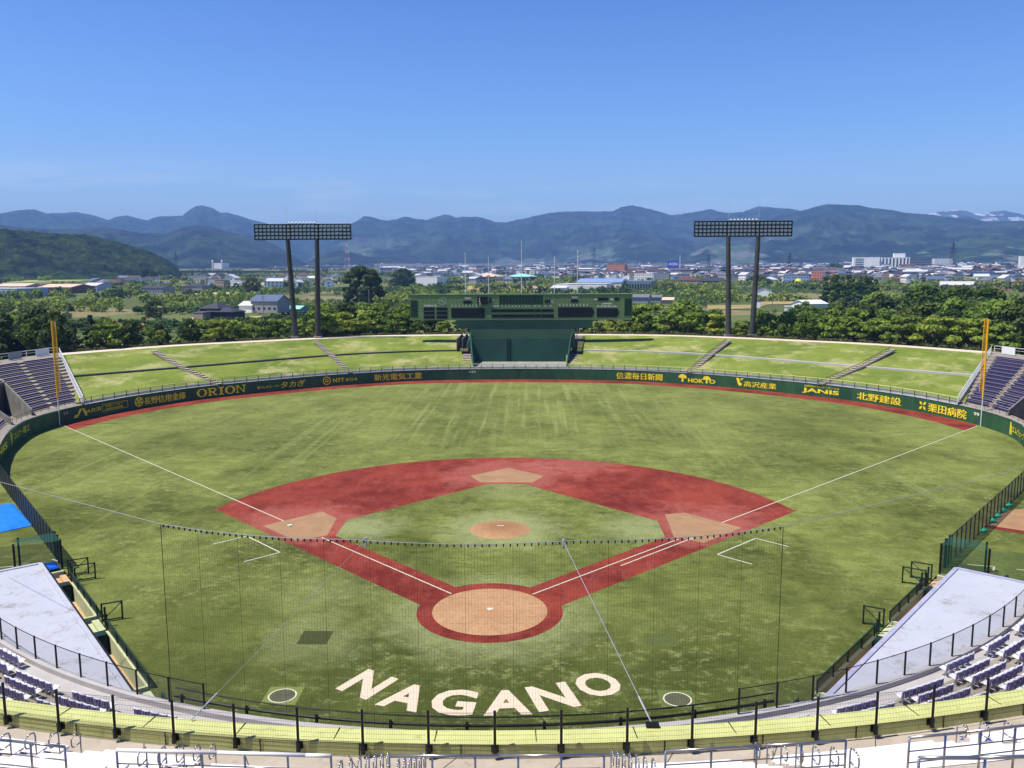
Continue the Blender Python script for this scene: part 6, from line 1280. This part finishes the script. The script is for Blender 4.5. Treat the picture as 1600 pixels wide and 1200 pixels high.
for i in range(16):
    px = 962+i*3.4; k = ('white', 'silver', 'white', 'dark')[i % 4]; P = on_terr(px, 456.3)
    if k in cu: o = copy_tree(cars[k])
    else: o = cars[k]; cu.add(k)
    o.location = P; o.rotation_euler = (0, 0, 1.57+random.uniform(-.1, .1)); tag(o, '%s car parked in the row before the glazed factory, %s' % (k, 'left part' if i < 8 else 'right part'), 'car', 'cars parked before the glazed factory')
for k, (px, py, d, lab) in {'white': (372, 492, None, 0)}.items(): pass
def field(name, pts, rgb, label, z=.05):
    P = [on_terr(*p) for p in pts]; struct(MB().poly([(p.x, p.y, p.z+z) for p in P]), name, plain('field_'+name+label[:4], rgb, .95, var=.2, scale=.08), label=label)
field('field', [(100, 512), (230, 508), (230, 500), (108, 501)], (176, 104, 66), 'bare reddish brown field behind the left bank'); field('field', [(300, 503), (420, 500), (420, 494), (300, 496)], (190, 178, 130), 'tan lane and field by the dark hip roofed house'); field('field', [(240, 486), (310, 484), (300, 478), (230, 479)], (140, 150, 66), 'light green meadow at the left')
field('field', [(300, 462), (378, 461), (376, 456), (300, 457)], (196, 178, 124), 'tan field under the left hamlet'); field('field', [(600, 458), (720, 456), (720, 452), (600, 453)], (176, 170, 92), 'yellowish field left of the scoreboard top'); field('field', [(705, 453), (862, 452), (862, 446.5), (705, 447)], (176, 148, 86), 'tan dry field above the scoreboard'); field('field', [(1105, 484), (1180, 482), (1200, 476), (1105, 477)], (150, 136, 84), 'tan field behind the right light tower'); field('field', [(1185, 476), (1240, 475), (1240, 470), (1190, 471)], (158, 140, 84), 'ochre field right of the right tower'); field('field', [(400, 446), (530, 444), (530, 440), (400, 441)], (168, 164, 100), 'pale field behind the left tower')
field('field', [(420, 510), (520, 509), (520, 501), (420, 502)], (190, 168, 96), 'sandy yard behind the left tower'); field('field', [(500, 436), (535, 437), (528, 429), (505, 429)], (176, 172, 110), 'pale slope left of the big dark tree'); field('field', [(0, 442), (120, 439), (190, 434), (60, 436)], (150, 158, 90), 'pale meadow at the foot of the forested hill')

for k_, L in TP.items():
    for e in L:
        if not e[1]:
            for c_ in KIDS.get(e[0].name, []): bpy.data.objects.remove(c_)
            bpy.data.objects.remove(e[0])
# ---------------------------------------------------------------- labels: look-alikes are told apart by their order in view
import collections
G = collections.defaultdict(list)
for o in S.objects:
    if o.parent is None and o.get('label') and o.get('category'): G[o['label']].append(o)
for lab, L in G.items():
    if len(L) < 2: continue
    L.sort(key=lambda o: toP(o.location)[0])
    for i, o in enumerate(L):
        if i < len(ORD): o['label'] = lab+', '+ORD[i]+' from the left'
    if not L[0].get('group'):
        for o in L: o['group'] = lab
